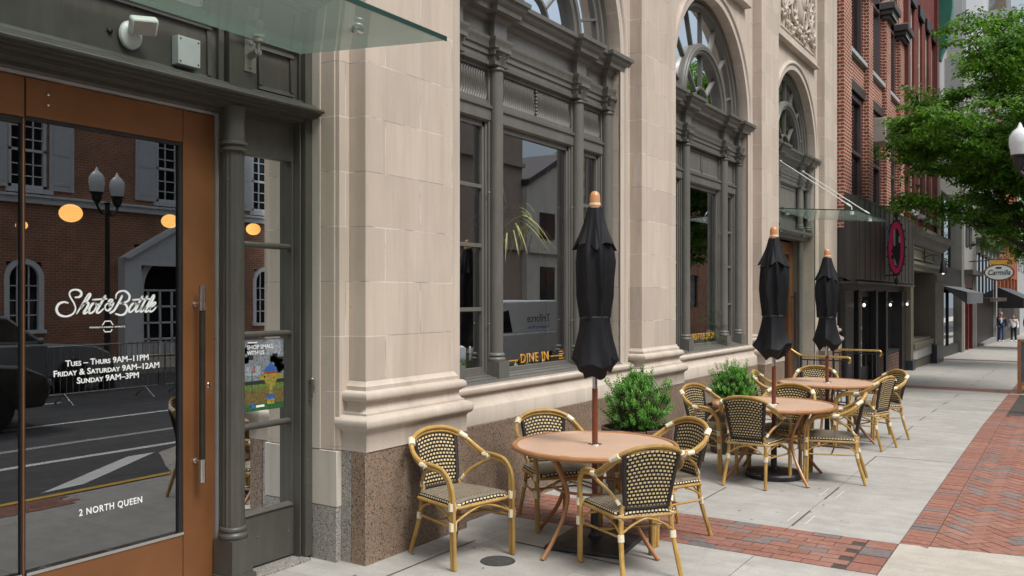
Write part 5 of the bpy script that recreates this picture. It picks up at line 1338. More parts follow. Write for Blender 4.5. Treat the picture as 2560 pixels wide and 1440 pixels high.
# olive shopfront
m=MB(); m.mould([(-.6,2.55),(.28,2.55),(.28,2.66),(.34,2.72),(.30,2.80),(.22,2.84),(.22,3.28),(.30,3.32),(.42,3.42),(.48,3.52),(.60,3.60),(.60,3.70),(.1,3.82),(-.6,3.82)],26.3,33.4); am('shop_cornice',m,OLIVE,angle=20)
m=MB(); 
for a,d in ((26.9,28.9),(29.2,31.2)): framed_panel(m,a,d,2.88,3.24,.24,.06,.03)
am('fascia_panel',m,OLIVE_L)
m=MB(); m.box(-.6,.28,26.3,26.75,-1,2.55); m.box(-.6,.36,30.7,32.4,-1,2.55); m.box(-.6,.30,33.0,33.4,-1,2.55); m.box(-.6,.40,30.75,32.35,2.3,2.5); m.build_each('shop_pilaster',OLIVE,top=mb_,bevel=.01)
m=MB(); m.box(-.7,-.45,26.75,30.7,-1,2.6); m.box(-.45,.32,26.75,30.7,.32,.48); m.box(-.45,.24,26.78,30.68,.48,.55); m.box(-.45,.22,26.75,30.7,-1,-.0); m.box(-.5,-.3,28.5,28.62,.5,2.55); am('shop_bay',m,OLIVE,bevel=.01)
m=MB(); m.box(-.45,.26,26.8,30.65,0.0,.32); am('stall_riser',m,simple('grey_marble_riser',(.30,.30,.28),.5,var=.3,scale=3),smooth=False)
m=MB(); m.quad((-.1,26.75,.5),(-.1,30.7,.5),(-.1,30.7,2.55),(-.1,26.75,2.55)); am('shop_glass',m,WINGLASS,smooth=False)
m=MB(); m.box(-.55,.41,30.68,32.42,-1,.28); m.box(-.55,.33,26.28,26.78,-1,.05); m.build_each('pilaster_plinth',simple('navy_plinth',(.02,.026,.035),.4,var=.2),top=mb_,bevel=.01)
m=MB(); m.tube(cr([(.3,28.8,3.0),(.6,28.8,3.05),(.8,28.8,2.9)],5),.015,6); m.lathe([(.02,2.92),(.05,2.88),(.11,2.55),(.12,2.5)],.8,28.8,12); am('gooseneck_lamp',m,BLACKMETAL)
m=MB(); m.ico((.8,28.8,2.5),.04,1); am('lamp_bulb',m,LAMPLIT)

# ================================================================== further shops
gs=empty('grey_shop_building',(.1,38,zg(38)),0,'narrow building with a grey awning over dark clothes-shop windows','building'); ag=addto(gs)
G=zg(38)
m=MB(); m.box(-.6,.16,33.4,33.8,-1,9); m.box(-.6,.16,40.6,41.6,-1,9); m.box(-.6,.1,33.8,40.6,5.6,9); ag('wall',m,simple('grey_limestone',(.13,.125,.108),.8,var=.15,scale=2))
m=MB(); m.box(-.6,.12,33.8,40.6,2.15,2.9); ag('fascia',m,BLACKSHOP)
m=MB(); m.quad((-.05,33.8,2.9),(-.05,40.6,2.9),(-.05,40.6,5.6),(-.05,33.8,5.6)); m.quad((.0,33.8,-.2),(.0,40.6,-.2),(.0,40.6,1.95),(.0,33.8,1.95)); ag('shop_glass',m,WINGLASS,smooth=False)
m=MB(); m.box(-.9,-.6,33.8,40.6,-1,5.6); ag('interior_wall',m,DARKIN)
m=MB()
for y in (36,38.2): m.box(-.1,.0,y,y+.12,2.9,5.6)
m.box(-.5,.06,33.8,40.6,-1,-.05); m.box(-.1,.05,37,37.15,-.1,2.0); ag('window_frame',m,BLACKSHOP)
m=MB(); m.prism([(.12,2.2),(.14,2.2),(.95,1.96),(.95,1.55),(.93,1.55),(.93,1.93)],'y',34.0,40.4); m.prism([(.12,2.2),(.95,1.96),(.95,1.55)],'y',34.0,34.02); ag('awning',m,simple('grey_awning_cloth',(.10,.105,.11),.8,var=.2,scale=3))
rd=empty('red_doorway_building',(.1,45,zg(45)),0,'slim pale building with a dark red doorway','building'); ar=addto(rd)
m=MB(); m.box(-.6,.14,41.6,42.1,-1,12); m.box(-.6,.14,45.8,46.3,-1,12); m.box(-.6,.12,42.1,45.8,2.6,12); ar('wall',m,simple('pale_grey_paint',(.27,.26,.25),.7,var=.1,scale=2))
m=MB(); m.box(-.5,-.1,42.1,45.8,-1,2.6); m.box(-.1,.1,42.1,42.4,-.6,2.2); m.box(-.1,.1,43.9,44.2,-.6,2.2); m.box(-.1,.12,45.5,45.8,-.6,2.2); m.box(-.1,.12,42.1,45.8,2.2,2.6); ar('red_door_surround',m,simple('dark_red_paint',(.11,.014,.012),.4,var=.15))
m=MB(); 
for y in (42.5,44.0): 
    for z in (4,7): m.box(-.1,.16,y,y+1.1,z,z+2)
ar('window',m,DARKIN)
m=MB(); m.box(-.6,.5,41.5,46.4,2.75,2.95); ar('ledge',m,simple('dark_ledge',(.06,.055,.05),.6))
cs=empty('pale_shop_building',(.1,52,zg(52)),0,'pale building with a glazed upper storey above a black shop','building'); ac_=addto(cs)
m=MB(); m.box(-.6,.12,46.3,60,4.6,12); 
for k in range(6): m.box(.12,.34,46.6+k*2.5,47.2+k*2.5,3.9,12)
m.box(-.6,.2,46.3,46.9,-1,4.6); m.box(-.6,.2,59.3,60,-1,4.6); ac_('wall',m,simple('white_stone',(.36,.35,.335),.75,var=.1,scale=2))
m=MB(); m.box(-.6,.6,46.4,59.9,4.35,4.6); m.box(-.6,.75,46.9,59.3,1.55,1.75); ac_('ledge',m,simple('dark_bronze_ledge',(.05,.04,.035),.5))
m=MB(); m.quad((.12,46.9,1.75),(.12,59.3,1.75),(.12,59.3,4.35),(.12,46.9,4.35)); ac_('upper_glass',m,UPGLASS,smooth=False)
m=MB()
for k in range(7): m.box(.05,.16,46.9+k*2.06,47.02+k*2.06,1.75,4.35)
m.box(-.5,.05,46.9,59.3,-1.5,1.55); ac_('window_frame',m,BLACKSHOP)
m=MB()
for k in range(3): m.box(-.3,-.25,49+k*3,50+k*3,2.6,3.4)
ac_('lit_room',m,emit('warm_room_light',(1,.6,.2),.8))
m=MB(); m.box(.05,.25,50,58.5,-1.6,-.55); ac_('stall_riser',m,simple('grey_riser',(.24,.24,.23),.6,var=.2))
ob=empty('orange_brick_building',(.1,70,zg(70)),0,'distant orange brick building with bands of brown windows','building'); ao=addto(ob)
m=MB()
for z0,z1 in ((-2,0),(3.2,5.0),(7.5,9.2),(11.7,13.2)): m.box(-.8,.1,60,84,z0,z1)
for y in range(60,85,4): m.box(-.8,.12,y-.4,y+.4,-2,13.2)
ao('wall',m,bricks('orange_brick',(.36,.09,.04),(.30,.075,.035),(.30,.14,.09),bump=.1))
m=MB(); m.quad((-.3,60,-2),(-.3,84,-2),(-.3,84,13),(-.3,60,13)); ao('window_band',m,simple('brown_window_band',(.09,.07,.07),.2),smooth=False)
m=MB(); m.prism([(.1,2.4),(1.5,1.7),(1.5,1.1),(.1,1.1)],'y',62,76); ao('awning',m,BLACKSHOP)
m=MB(); m.box(-.3,.3,60.2,84,-2,1.1); ao('shopfront',m,simple('dim_shopfront',(.05,.05,.05),.4,var=.5,scale=1))
ww=empty('white_building',(.1,100,zg(100)),0,'far white building closing the left side of the street','building'); aw=addto(ww)
m=MB(); m.box(-8,.1,84.2,150,-3,26); aw('wall',m,simple('white_render',(.38,.39,.40),.7,var=.06,scale=.5))
m=MB()
for k in range(14):
    for z in (4,8,12,16): m.box(.09,.13,86+k*4.4,87.8+k*4.4,z,z+2.2)
aw('window',m,DARKGLASS)
tw_=empty('pale_tower',(-3,75,zg(70)),0,'tall pale tower rising behind the maroon building','tower'); at_=addto(tw_)
m=MB(); m.box(-16,-2.62,70,92,-2,36); m.box(-16,-3.6,66,70,-2,22.3); m.box(-16,-2.9,66,69.8,14,14.35); at_('wall',m,simple('tower_concrete',(.31,.31,.31),.8,var=.06,scale=.4,bump=.1,bscale=4))
m=MB(); m.prism([(-2.6,36),(-.9,36),(-.2,12),(-2.6,12)],'y',91,92.5); m.box(-2.62,-2.4,70.3,91.5,12,36); at_('tower_side',m,simple('tower_white',(.42,.43,.45),.7,var=.05,scale=.5))
m=MB()
for k in range(9): m.prism([(-2.0+.06*k,34-2.6*k),(-1.2+.06*k,34.6-2.6*k),(-1.15+.06*k,33-2.6*k),(-1.9+.06*k,32.2-2.6*k)],'y',89.8,90.9)
at_('ornament',m,simple('bronze_ornament',(.16,.13,.09),.6,var=.3))

# ================================================================== hanging oval shop sign, chalkboard, lamp
ov=empty('oval_hanging_sign',(1.2,44,2.8),0,'white oval hanging sign with a gold top over the pavement','sign'); OY=44; OX=1.30; OZ=2.87
def ov2(mm,rx,rz,y0,y1,n=40): mm.prism([(OX+rx*math.cos(2*PI*k/n),OZ+rz*math.sin(2*PI*k/n)) for k in range(n)],'y',y0,y1)
m=MB(); ov2(m,.60,.37,OY-.05,OY+.05); m.build('sign_rim',simple('sign_rim_brown',(.14,.07,.03),.5),ov,world=True)
m=MB(); ov2(m,.53,.31,OY-.06,OY+.06); m.build('sign_face',WHITEPAINT,ov,world=True)
m=MB(); m.box(OX-.38,OX+.30,OY-.055,OY+.055,OZ+.36,OZ+.54); m.build('sign_cap',simple('gold_sign_paint',(.60,.33,.05),.45),ov,world=True)
m=MB(); m.tube([(.1,OY,OZ+.5),(OX+.3,OY,OZ+.58)],.03,6); m.build('bracket',BLACKMETAL,ov,world=True)
text_mesh('lettering','Carmilla',BLACKSHOP,ov,(OX,OY-.064,OZ-.10),1,.22,.86,face='y',depth=.003,font_shear=.25,offset=.01)
m=MB(); m.box(OX-.12,OX+.10,OY-.068,OY-.061,OZ+.17,OZ+.24); m.build('small_print',BLACKSHOP,ov,world=True)
cb_=empty('chalkboard_sign',(3.5,19.8,zg(19.8)),0,'wood-framed chalkboard standing at the right edge of the photo','sign board')
m=MB(); zz=zg(19.8); 
for a,d,s,t in ((3.13,3.19,0,1.08),(3.76,3.82,0,1.08),(3.19,3.76,1.02,1.08),(3.19,3.76,.18,.24)): m.box(a,d,19.74,19.79,zz+s,zz+t)
m.build('frame',simple('sign_frame_wood',(.30,.13,.05),.45,var=.15),cb_,world=True,bevel=.004)
m=MB(); m.box(3.19,3.76,19.755,19.775,zz+.24,zz+1.02); m.build('board',simple('slate_board',(.075,.10,.14),.6,var=.2),cb_,world=True)
m=MB()
for x in (3.16,3.79): m.tube([(x,19.8,zz+1.04),(x,20.3,zz)],.022,6)
m.build_each('rear_leg',simple('sign_leg_wood',(.28,.12,.05),.5,var=.15),cb_,world=True)
def street_lamp(x,y,lb,arm=.35,zc=4.55):
    t=empty('street_lamp',(x,y,zg(y)),0,lb,'street lamp','black twin-headed street lamps'); H=zc-.35
    m=MB(); m.lathe([(.2,0),(.2,.1),(.16,.2),(.14,.6),(.10,.7),(.075,.8),(.06,H*.6),(.055,H),(.09,H+.03),(.05,H+.08)],0,0,16); m.build('post',BLACKMETAL,t)
    for s in (-1,1):
        m=MB(); m.tube(cr([(0,0,H-.15),(s*arm*.5,0,H-.25),(s*arm,0,H-.05),(s*arm,0,H+.05)],5),.03,8); m.build('arm',BLACKMETAL,t)
        m=MB(); m.lathe([(.05,H-.02),(.11,H+.08),(.12,H+.20),(.16,H+.22),(.165,H+.25)],s*arm,0,16); m.build('lamp_holder',BLACKMETAL,t)
        m=MB(); m.lathe([(.15,H+.25),(.185,H+.45),(.18,H+.60),(.12,H+.70),(.05,H+.76),(.02,H+.84),(.0,H+.86)],s*arm,0,20); m.build('lamp_globe',simple('frosted_lamp_globe',(.62,.64,.66),.25,var=.05,bump=0) if 'frosted_lamp_globe' not in bpy.data.materials else bpy.data.materials['frosted_lamp_globe'],t)
    return t
sl1=street_lamp(3.34+.425,16.0,'black street lamp with a frosted globe in front of the big green tree',arm=.5,zc=4.90); sl1.scale=(.85,.85,.85)
# ================================================================== street trees
BARK=simple('tree_bark',(.045,.036,.028),.9,var=.35,scale=6,bump=.7,bscale=25,dist=.02)
LEAFM=leafmat('tree_leaf',(.022,.076,.007),(.10,.24,.02),(.27,.48,.055),.5)
def tree(x,y,h,cx,cz,r,rz,seed,label,nl,ls=.085,group='street trees'):
    t=empty('street_tree',(x,y,zg(y)),0,label,'tree',group); rnd=random.Random(seed); z0=zg(y)
    br=MB(); lf=MB(); C=Vector((cx-x,0,cz-z0))
    tr_=cr([(0,0,-.1),(.05,.02,h*.18),(.0,-.05,h*.34),(C.x*.25,.05,h*.5),(C.x*.4,0,h*.72),(C.x*.5,.1,h*.95)],6)
    n=len(tr_); br.tube(tr_,[.17*(1-.85*i/(n-1)) for i in range(n)],9)
    tips=[]
    for k in range(34):
        f=rnd.uniform(.30,.96); p=tr_[int(f*(n-1))]; a=k*2.399+rnd.uniform(-.3,.3)
        e=math.asin(max(-1,min(1,rnd.uniform(-.55,.95)))); 
        tgt=C+Vector((r*math.cos(a)*math.cos(e),r*math.sin(a)*math.cos(e),rz*math.sin(e)))*rnd.uniform(.78,1.06)
        mid=(p+tgt)*.5+Vector((rnd.uniform(-.2,.2),rnd.uniform(-.2,.2),rnd.uniform(.0,.35)))
        pts=cr([p,mid,tgt],6); m_=len(pts)
        br.tube(pts,[max(.007,.055*(1-f*.5)*(1-.9*i/(m_-1))) for i in range(m_)],6)
        for q in range(4,m_):
            for s in range(3):
                d=Vector((rnd.gauss(0,1),rnd.gauss(0,1),rnd.gauss(0,.35))).normalized()*rnd.uniform(.25,.85)*(r/4)
                e2=pts[q]+d; br.tube([pts[q],(pts[q]+e2)*.5+Vector((0,0,.04)),e2],[.011,.008,.004],4); tips.append(e2); tips.append((pts[q]+e2)*.5)
    # leaves hang in flat sprays along the twigs
    per=max(1,int(nl/len(tips)))
    for tp in tips:
        tilt=Vector((rnd.gauss(0,.22),rnd.gauss(0,.22),1)).normalized(); u=tilt.orthogonal().normalized(); v=tilt.cross(u)
        rad=rnd.uniform(.22,.46)*(r/4)**.5; base=rnd.uniform(-.18,.18)
        out=((tp-C).length/r)
        for q in range(per):
            a=rnd.random()*2*PI; rr=rad*math.sqrt(rnd.random()); c=tp+(u*math.cos(a)+v*math.sin(a))*rr+tilt*rnd.gauss(0,.035)
            d=(u*math.cos(a+rnd.gauss(0,.8))+v*math.sin(a+rnd.gauss(0,.8))+Vector((0,0,-.35+rnd.gauss(0,.2)))).normalized()
            leaf(lf,c,d,(tilt+Vector((rnd.gauss(0,.3),rnd.gauss(0,.3),0))).normalized(),ls*rnd.uniform(.6,1.4),ls*rnd.uniform(.5,.72),min(1,max(0,.45+base+rnd.gauss(0,.16))))
    br.build('trunk',BARK,t); lf.build('crown',LEAFM,t,smooth=False)
    return t
tree(3.95,20.5,7.6,3.35,5.0,2.62,3.0,4,'big street tree with fresh green leaves filling the right edge of the photo',88000,.095)
tree(4.4,30.5,10.4,4.0,7.4,3.5,4.0,19,'second, taller street tree, half hidden behind the big one',58000,.115)
tree(3.9,47,7,3.35,4.2,3.2,2.5,8,'bright green street tree farther down, behind the oval hanging sign',14000,.12)
tree(4.4,-9,8,4.4,5.4,3.2,2.6,13,'street tree on the near pavement behind the viewer',7000,.12)
# ------------------------------------------------------------------ plants inside the windows
def blades(name,label,loc,n,L,seed,hang,c,w=.016,up=.4):
    t=empty(name,loc,0,label,'plant'); rnd=random.Random(seed); m=MB()
    for k in range(n):
        a=rnd.random()*2*PI; el=rnd.uniform(-.2,1.2); d=Vector((math.cos(a)*math.cos(el),math.sin(a)*math.cos(el),math.sin(el)*up+.15)); l=L*rnd.uniform(.6,1.1)
        s=d.cross(Vector((0,0,1))).normalized(); pts=[]
        for q in range(7):
            f=q/6; p=d*l*f+Vector((0,0,-1))*l*hang*f*f; pts.append((p,w*(1-f)**.6*(.6+.4*math.sin(PI*min(1,f*1.5)))))
        b=len(m.v)
        for p,ww_ in pts: m.v+=[tuple(p-s*ww_),tuple(p+s*ww_)]
        m.f+=[(b+2*q,b+2*q+1,b+2*q+3,b+2*q+2) for q in range(6)]; m.tint+=[rnd.uniform(*c)]*6
    m.build('foliage',LEAFM if c[1]<.9 else PALELEAF,t,smooth=False); return t
PALELEAF=leafmat('pale_blade',(.10,.14,.03),(.30,.33,.10),(.50,.48,.22),.3)
hp_=blades('hanging_plant','long-bladed yellow-green plant hanging by a white cord in the arched window',(-.56,7.10,2.55),110,.56,5,.95,(.1,1.0),.017,1.0)
m=MB(); m.tube(cr([(0,0,.12),(-.0,-.12,.42),(-.02,-.30,.80)],5)+[(-.04,-.75,1.9)],.008,6); m.build('cord',LETTER,hp_)
m=MB(); m.lathe([(.05,-.12),(.10,-.08),(.12,.05),(.10,.05)],0,0,14); m.build('pot',BROWNWOOD,hp_)
blades('spiky_plant','spiky dark plant inside the second arched window',(-.58,12.15,1.30),40,.75,9,.35,(.1,.7),.02,1.6)
vt=empty('trailing_vine',(-.55,11.2,2.6),0,'trailing leafy vine at the left side of the second arched window','plant')
m=MB(); rnd=random.Random(2); st=MB()
for k in range(3):
    p=[(random.uniform(-.05,.05),.12*k+.05*math.sin(q),.6-q*.16) for q in range(9)]; st.tube(p,.004,4)
    for q in p:
        for j in range(3): leaf(m,Vector(q),Vector((rnd.gauss(0,1),rnd.gauss(0,1),-.5)),Vector((1,0,.3)),.09,.06,rnd.uniform(.6,1))
m.build('foliage',LEAFM,vt,smooth=False); st.build('stem',TWIG,vt)
nt_=empty('paper_notice',(XF-.062,11.23,1.9),0,'small white paper notice taped inside the second arched window','notice')
m=MB(); m.box(XF-.072,XF-.069,11.22,11.44,1.72,2.0); m.build('sheet',LETTER,nt_,world=True,smooth=False)
m=MB()
for k in range(5): m.box(XF-.069,XF-.068,11.24,11.42 if k%2 else 11.36,1.76+k*.04,1.768+k*.04)
m.box(XF-.069,XF-.068,11.245,11.30,1.93,1.985); m.build('print',DARKIN,nt_,world=True,smooth=False)
m=MB(); m.box(XF-.069,XF-.068,11.22,11.44,1.72,1.742); m.build('red_edge',PC['red'],nt_,world=True,smooth=False)
# ================================================================== the other side of the street (seen in the glass)
def opening_wall(m,x,y0,y1,z0,z1,holes,th=.25):
    """front facing -x, rectangular holes"""
    ys=sorted(set([y0,y1]+[v for h in holes for v in h[:2]]))
    for a,d in zip(ys,ys[1:]):
        hs=sorted([h for h in holes if h[0]<=a+1e-6 and h[1]>=d-1e-6],key=lambda h:h[2]); z=z0
        for h in hs: m.box(x,x+th,a,d,z,h[2]); z=h[3]
        m.box(x,x+th,a,d,z,z1)
FX=18.8
fb=empty('brick_hall',(FX,15,0),0,'brown brick hall with white shutters across the street, seen mirrored in the door glass','building'); af=addto(fb)
FBR=bricks('brown_hall_brick',(.34,.145,.083),(.27,.11,.068),(.40,.31,.24),rh=.075,ms=.010,bump=.3)
UPW=[(y,y+1.05) for y in (5.0,9.0,12.45,16.95,20.6,24.0)]; LOW=[(y,y+.95) for y in (5.0,9.0,12.4,20.7,24.0)]
holes=[(a,d,4.75,6.85) for a,d in UPW]+[(a,d,.9,2.75) for a,d in LOW]+[(16.2,18.9,0,3.4)]
m=MB(); opening_wall(m,FX,2,27,-.3,12,holes); af('wall',m,FBR,smooth=False)
WTRIM=simple('white_hall_trim',(.62,.65,.68),.6,var=.06)
m=MB(); m.box(FX-.12,FX+.05,2,27,4.35,4.52); m.box(FX-.2,FX+.05,2,27,4.52,4.58); m.box(FX-.5,FX+.1,2,27,11.4,12); af('band_course',m,WTRIM)
for a,d in UPW:
    m=MB()
    for p,q,s,t in ((a,a+.09,4.75,6.85),(d-.09,d,4.75,6.85),(a,d,6.76,6.85),(a,d,4.75,4.85),(a,d,5.77,5.84)): m.box(FX+.02,FX+.12,p,q,s,t)
    for k in (1,2): m.box(FX+.05,FX+.09,a+(d-a)*k/3-.015,a+(d-a)*k/3+.015,4.75,6.85)
    for z in (5.1,5.42,6.1,6.45): m.box(FX+.05,FX+.088,a,d,z-.015,z+.015)
    wv=af('window',m,WTRIM)
    g=MB(); g.box(FX-.15,FX+.05,a-.1,d+.1,4.62,4.75); o=g.build('sill',WTRIM,None); under(o,wv,True)
    for y in (a-.75,d+.05):
        g=MB(); g.box(FX-.06,FX-.01,y,y+.70,4.75,6.85); g.box(FX-.075,FX-.059,y+.1,y+.6,4.9,5.6); g.box(FX-.075,FX-.059,y+.1,y+.6,5.75,6.7); o=g.build('shutter',simple('shutter_paint',(.52,.55,.58),.5,var=.05) if 'shutter_paint' not in bpy.data.materials else bpy.data.materials['shutter_paint'],None); under(o,wv,True)
for a,d in LOW:
    m=MB(); c=(a+d)/2; m.arc([(-.08,FX-.02),(.06,FX-.02),(.06,FX+.1),(-.08,FX+.1)],c,2.3,(d-a)/2,n=16,zb=.9,close=True)
    for k in (1,2): m.box(FX+.05,FX+.09,a+(d-a)*k/3-.015,a+(d-a)*k/3+.015,.9,2.7)
    for z in (1.3,1.7,2.1): m.box(FX+.05,FX+.088,a,d,z-.015,z+.015)
    m.box(FX-.1,FX+.1,a-.1,d+.1,.8,.9); af('arched_window',m,WTRIM)
m=MB(); m.quad((FX+.13,2,.4),(FX+.13,27,.4),(FX+.13,27,7),(FX+.13,2,7)); af('pane',m,simple('black_hall_glass',(.01,.012,.014),.1,bump=0),smooth=False)
m=MB(); c=17.55
m.prism([(c-1.9,2.95),(c,4.0),(c+1.9,2.95),(c+1.9,2.75),(c-1.9,2.75)],'x',FX-.35,FX-.005)
m.prism([(c-2.05,2.97),(c,4.15),(c+2.05,2.97),(c+1.85,2.93),(c,3.98),(c-1.85,2.93)],'x',FX-.5,FX-.3)
m.box(FX-.35,FX-.005,c-1.9,c-1.35,0,2.75); m.box(FX-.35,FX-.005,c+1.35,c+1.9,0,2.75)
m.arc([(-.0,FX-.1),(.2,FX-.1),(.2,FX+.1),(-.0,FX+.1)],c,2.0,1.1,n=20,zb=0,close=True)
for k in range(-2,3): m.box(FX+.04,FX+.09,c+k*.42-.03,c+k*.42+.03,0,2.0)
for z in (.5,1.0,1.5,2.0): m.box(FX+.04,FX+.085,c-1.1,c+1.1,z-.03,z+.03)
af('pedimented_doorway',m,WTRIM)
tb=empty('tan_building',(FX,33,zg(33)),0,'taupe building with gridded windows across the street, seen mirrored in the first arched window','building'); atb=addto(tb)
TAN=simple('taupe_render',(.32,.25,.21),.8,var=.1,scale=1); holes=[(y,y+1.6,z,z+2.6) for y in (28.5,31.6,35.0) for z in (1.0,5.2,9.4)]
m=MB(); opening_wall(m,FX+.6,27.01,38.7,-1,15,holes); m.box(FX+.4,FX+.6,27.01,38.7,4.2,4.4); m.box(FX+.4,FX+.6,27.01,38.7,8.5,8.7); atb('wall',m,TAN,smooth=False)
for h in holes:
    m=MB(); 
    for k in range(4): m.box(FX+.7,FX+.76,h[0]+k*.52,h[0]+.04+k*.52,h[2],h[3])
    for k in range(5): m.box(FX+.7,FX+.755,h[0],h[1],h[2]+k*.63,h[2]+k*.63+.04)
    wv=atb('window',m,BROWNSTONE); g=MB(); g.quad((FX+.78,h[0],h[2]),(FX+.78,h[1],h[2]),(FX+.78,h[1],h[3]),(FX+.78,h[0],h[3])); o=g.build('pane',UPGLASS,None,smooth=False); under(o,wv,True)
gb=empty('gabled_building',(FX,48,zg(48)),0,'pale gabled building with a roof cross, mirrored in the first arched window','building'); agb=addto(gb)
PS=simple('pale_gable_stone',(.52,.49,.44),.8,var=.1,scale=1)
m=MB(); m.prism([(38.7,-1),(60,-1),(60,6.6),(46,6.6),(46,7.7),(42.5,9.3),(39.0,7.7),(38.7,7.7)],'x',FX+.3,FX+8); m.box(FX+.1,FX+.3,38.7,60,4.1,4.4); agb('wall',m,PS,smooth=False)
m=MB(); m.prism([(38.6,7.6),(42.5,9.45),(46.2,7.6),(46.2,7.9),(42.5,9.75),(38.6,7.9)],'x',FX+.1,FX+8); agb('roof',m,BROWNSTONE,smooth=False)
m=MB(); m.box(FX+.2,FX+.3,42.4,42.6,9.7,10.6); m.box(FX+.2,FX+.298,42.1,42.9,10.1,10.3); agb('cross',m,BLACKMETAL)
m=MB()
for y in (40,43.4,48,52,56): m.box(FX+.25,FX+.31,y,y+1.5,.6,3.4); m.box(FX+.25,FX+.31,y,y+1.5,4.9,6.3)
agb('window',m,simple('gable_window',(.03,.033,.037),.15,bump=0))
fd=empty('added_far_row',(FX,100,zg(100)),0,'long brown brick row added far down the other side to darken a window reflection','building'); afd=addto(fd)  # row added to darken what the second arched window mirrors
m=MB(); opening_wall(m,FX+.4,60.01,150,-3,14,[(y,y+1.6,z,z+2.4) for y in range(62,148,5) for z in (1,5,9)]); afd('wall',m,FBR,smooth=False)
m=MB(); m.box(FX+.55,FX+.6,60.1,150,-2,13.5); afd('window',m,bpy.data.materials['black_hall_glass'])
cb2=empty('corner_building',(FX,-15,0),0,'plain brick building across the street behind the viewer','building'); acb=addto(cb2)
m=MB(); opening_wall(m,FX+.4,-38,1.9,-.3,11,[(y,y+1.2,z,z+2) for y in range(-36,0,4) for z in (1,5)]); acb('wall',m,FBR,smooth=False)
m=MB(); m.box(FX+.55,FX+.6,-38,1.9,0,8); acb('window',m,bpy.data.materials['black_hall_glass'])
sl2=copy_tree(sl1); sl2.location=(11.9,10.9,-.13); sl2['label']='twin-headed street lamp across the street, mirrored in the door glass'; sl2['group']='black twin-headed street lamps'; sl1['group']='black twin-headed street lamps'; sl2.rotation_euler=(0,0,R(60))
# ------------------------------------------------------------------ parked vehicles
TYRE=simple('tyre_rubber',(.015,.015,.016),.8,var=.2); RIMM=simple('alloy_rim',(.45,.46,.47),.3,metal=.8,var=.05); CARGLASS=simple('car_window_glass',(.012,.014,.016),.06,bump=0,spec=.8)
def wheel(par,x,y,r,side):
    m=MB(); m.lathe([(r*.62,-.1),(r*.96,-.1),(r,-.07),(r,.07),(r*.96,.1),(r*.62,.1)],0,0,28)
    m.v=[(v[2]+x,v[0]+y,v[1]+r) for v in m.v]; o=m.build('wheel',TYRE,par)
    m=MB(); m.lathe([(0,.085),(r*.2,.09),(r*.6,.075),(r*.64,.1)],0,0,28,cap=False); m.v=[(v[2]*side+x,v[0]+y,v[1]+r) for v in m.v]; q=m.build('rim',RIMM,None); q.parent=o
def vehicle(name,label,cat,x,y,face,prof,roof,paint,W,wheels,r,glassz,windows,lights):
    """prof: side outline (along, z) of the lower body; roof: outline of the upper body; face=+1 looks to +y"""
    t=empty(name,(x,y,zg(y)-.13),0 if face>0 else PI,label,cat)
    bm=bmesh.new()
    def loft(pts,w0,w1):
        n=len(pts); m=MB(); v=[]
        zlo=min(p[1] for p in pts); zhi=max(p[1] for p in pts)
        for s,k in ((-1,1),(-1,.94),(1,.94),(1,1)): pass
        L_=[(-(w0+(w1-w0)*(p[1]-zlo)/(zhi-zlo+1e-6))/2,p[0],p[1]) for p in pts]; R_=[(-a,b_,c) for a,b_,c in L_]
        m.add(L_+R_,[(i,(i+1)%n,n+(i+1)%n,n+i) for i in range(n)]+[tuple(range(n)),tuple(range(n,2*n))[::-1]]); return m
    loft(prof,W,W*.95).build('body',paint,t,bevel=.05)
    loft(roof,W*.93,W*.74).build('cabin',paint,t,bevel=.04)
    m=MB()
    for pts in windows:
        for s in (-1,1):
            zlo=min(p[1] for p in roof); zhi=max(p[1] for p in roof)
            q=[(s*((W*.93+(W*.74-W*.93)*(p[1]-zlo)/(zhi-zlo))/2+.004),p[0],p[1]) for p in pts]; m.add(q,[tuple(range(len(q)))])
    for (a,b_) in glassz:
        zlo=min(p[1] for p in roof); zhi=max(p[1] for p in roof)
        f=lambda z:(W*.93+(W*.74-W*.93)*(z-zlo)/(zhi-zlo))/2-.10
        m.quad((-f(a[1]),a[0],a[1]),(f(a[1]),a[0],a[1]),(f(b_[1]),b_[0],b_[1]),(-f(b_[1]),b_[0],b_[1]))
    m.build('window',CARGLASS,t,smooth=False)
    for yy in wheels:
        for s in (-1,1): wheel(t,s*(W/2-.09),yy,r,s)
    for s in (-1,1):
        m=MB(); m.ico((s*(W/2-.28),lights[0],lights[1]),.16,2,1,.35,.5); m.build('headlight',simple('headlight_lens',(.6,.62,.65),.1,bump=0) if 'headlight_lens' not in bpy.data.materials else bpy.data.materials['headlight_lens'],t)
        m=MB(); m.ico((s*(W/2+.08),lights[2],lights[3]),.12,2,.7,.6,.6); m.build('wing_mirror',paint,t)
    return t
CARP=simple('charcoal_car_paint',(.02,.022,.026),.18,var=.05,bump=0,Coat_Weight=.6); SILV=simple('grey_car_paint',(.16,.17,.18),.2,var=.05,bump=0,Coat_Weight=.6); VANP=simple('white_van_paint',(.66,.68,.70),.3,var=.03,bump=0)
suvp=[(-2.3,.35),(2.2,.32),(2.32,.55),(2.25,.78),(1.9,.94),(.9,1.02),(-2.3,1.05)]; suvr=[(.95,1.0),(.25,1.55),(-.2,1.66),(-1.9,1.66),(-2.28,1.04)]
suvw=[[(.75,1.08),(.22,1.5),(-.45,1.56),(-.45,1.08)],[(-.52,1.08),(-.52,1.56),(-1.3,1.57),(-1.3,1.08)],[(-1.37,1.08),(-1.37,1.57),(-1.85,1.55),(-2.05,1.08)]]
vehicle('parked_car','dark parked car across the lane, mirrored in the door glass','car',8.4,4.9,1,suvp,suvr,CARP,1.86,(-1.4,1.42),.35,[((.93,1.04),(.28,1.55))],suvw,(2.22,.70,.72,1.08))
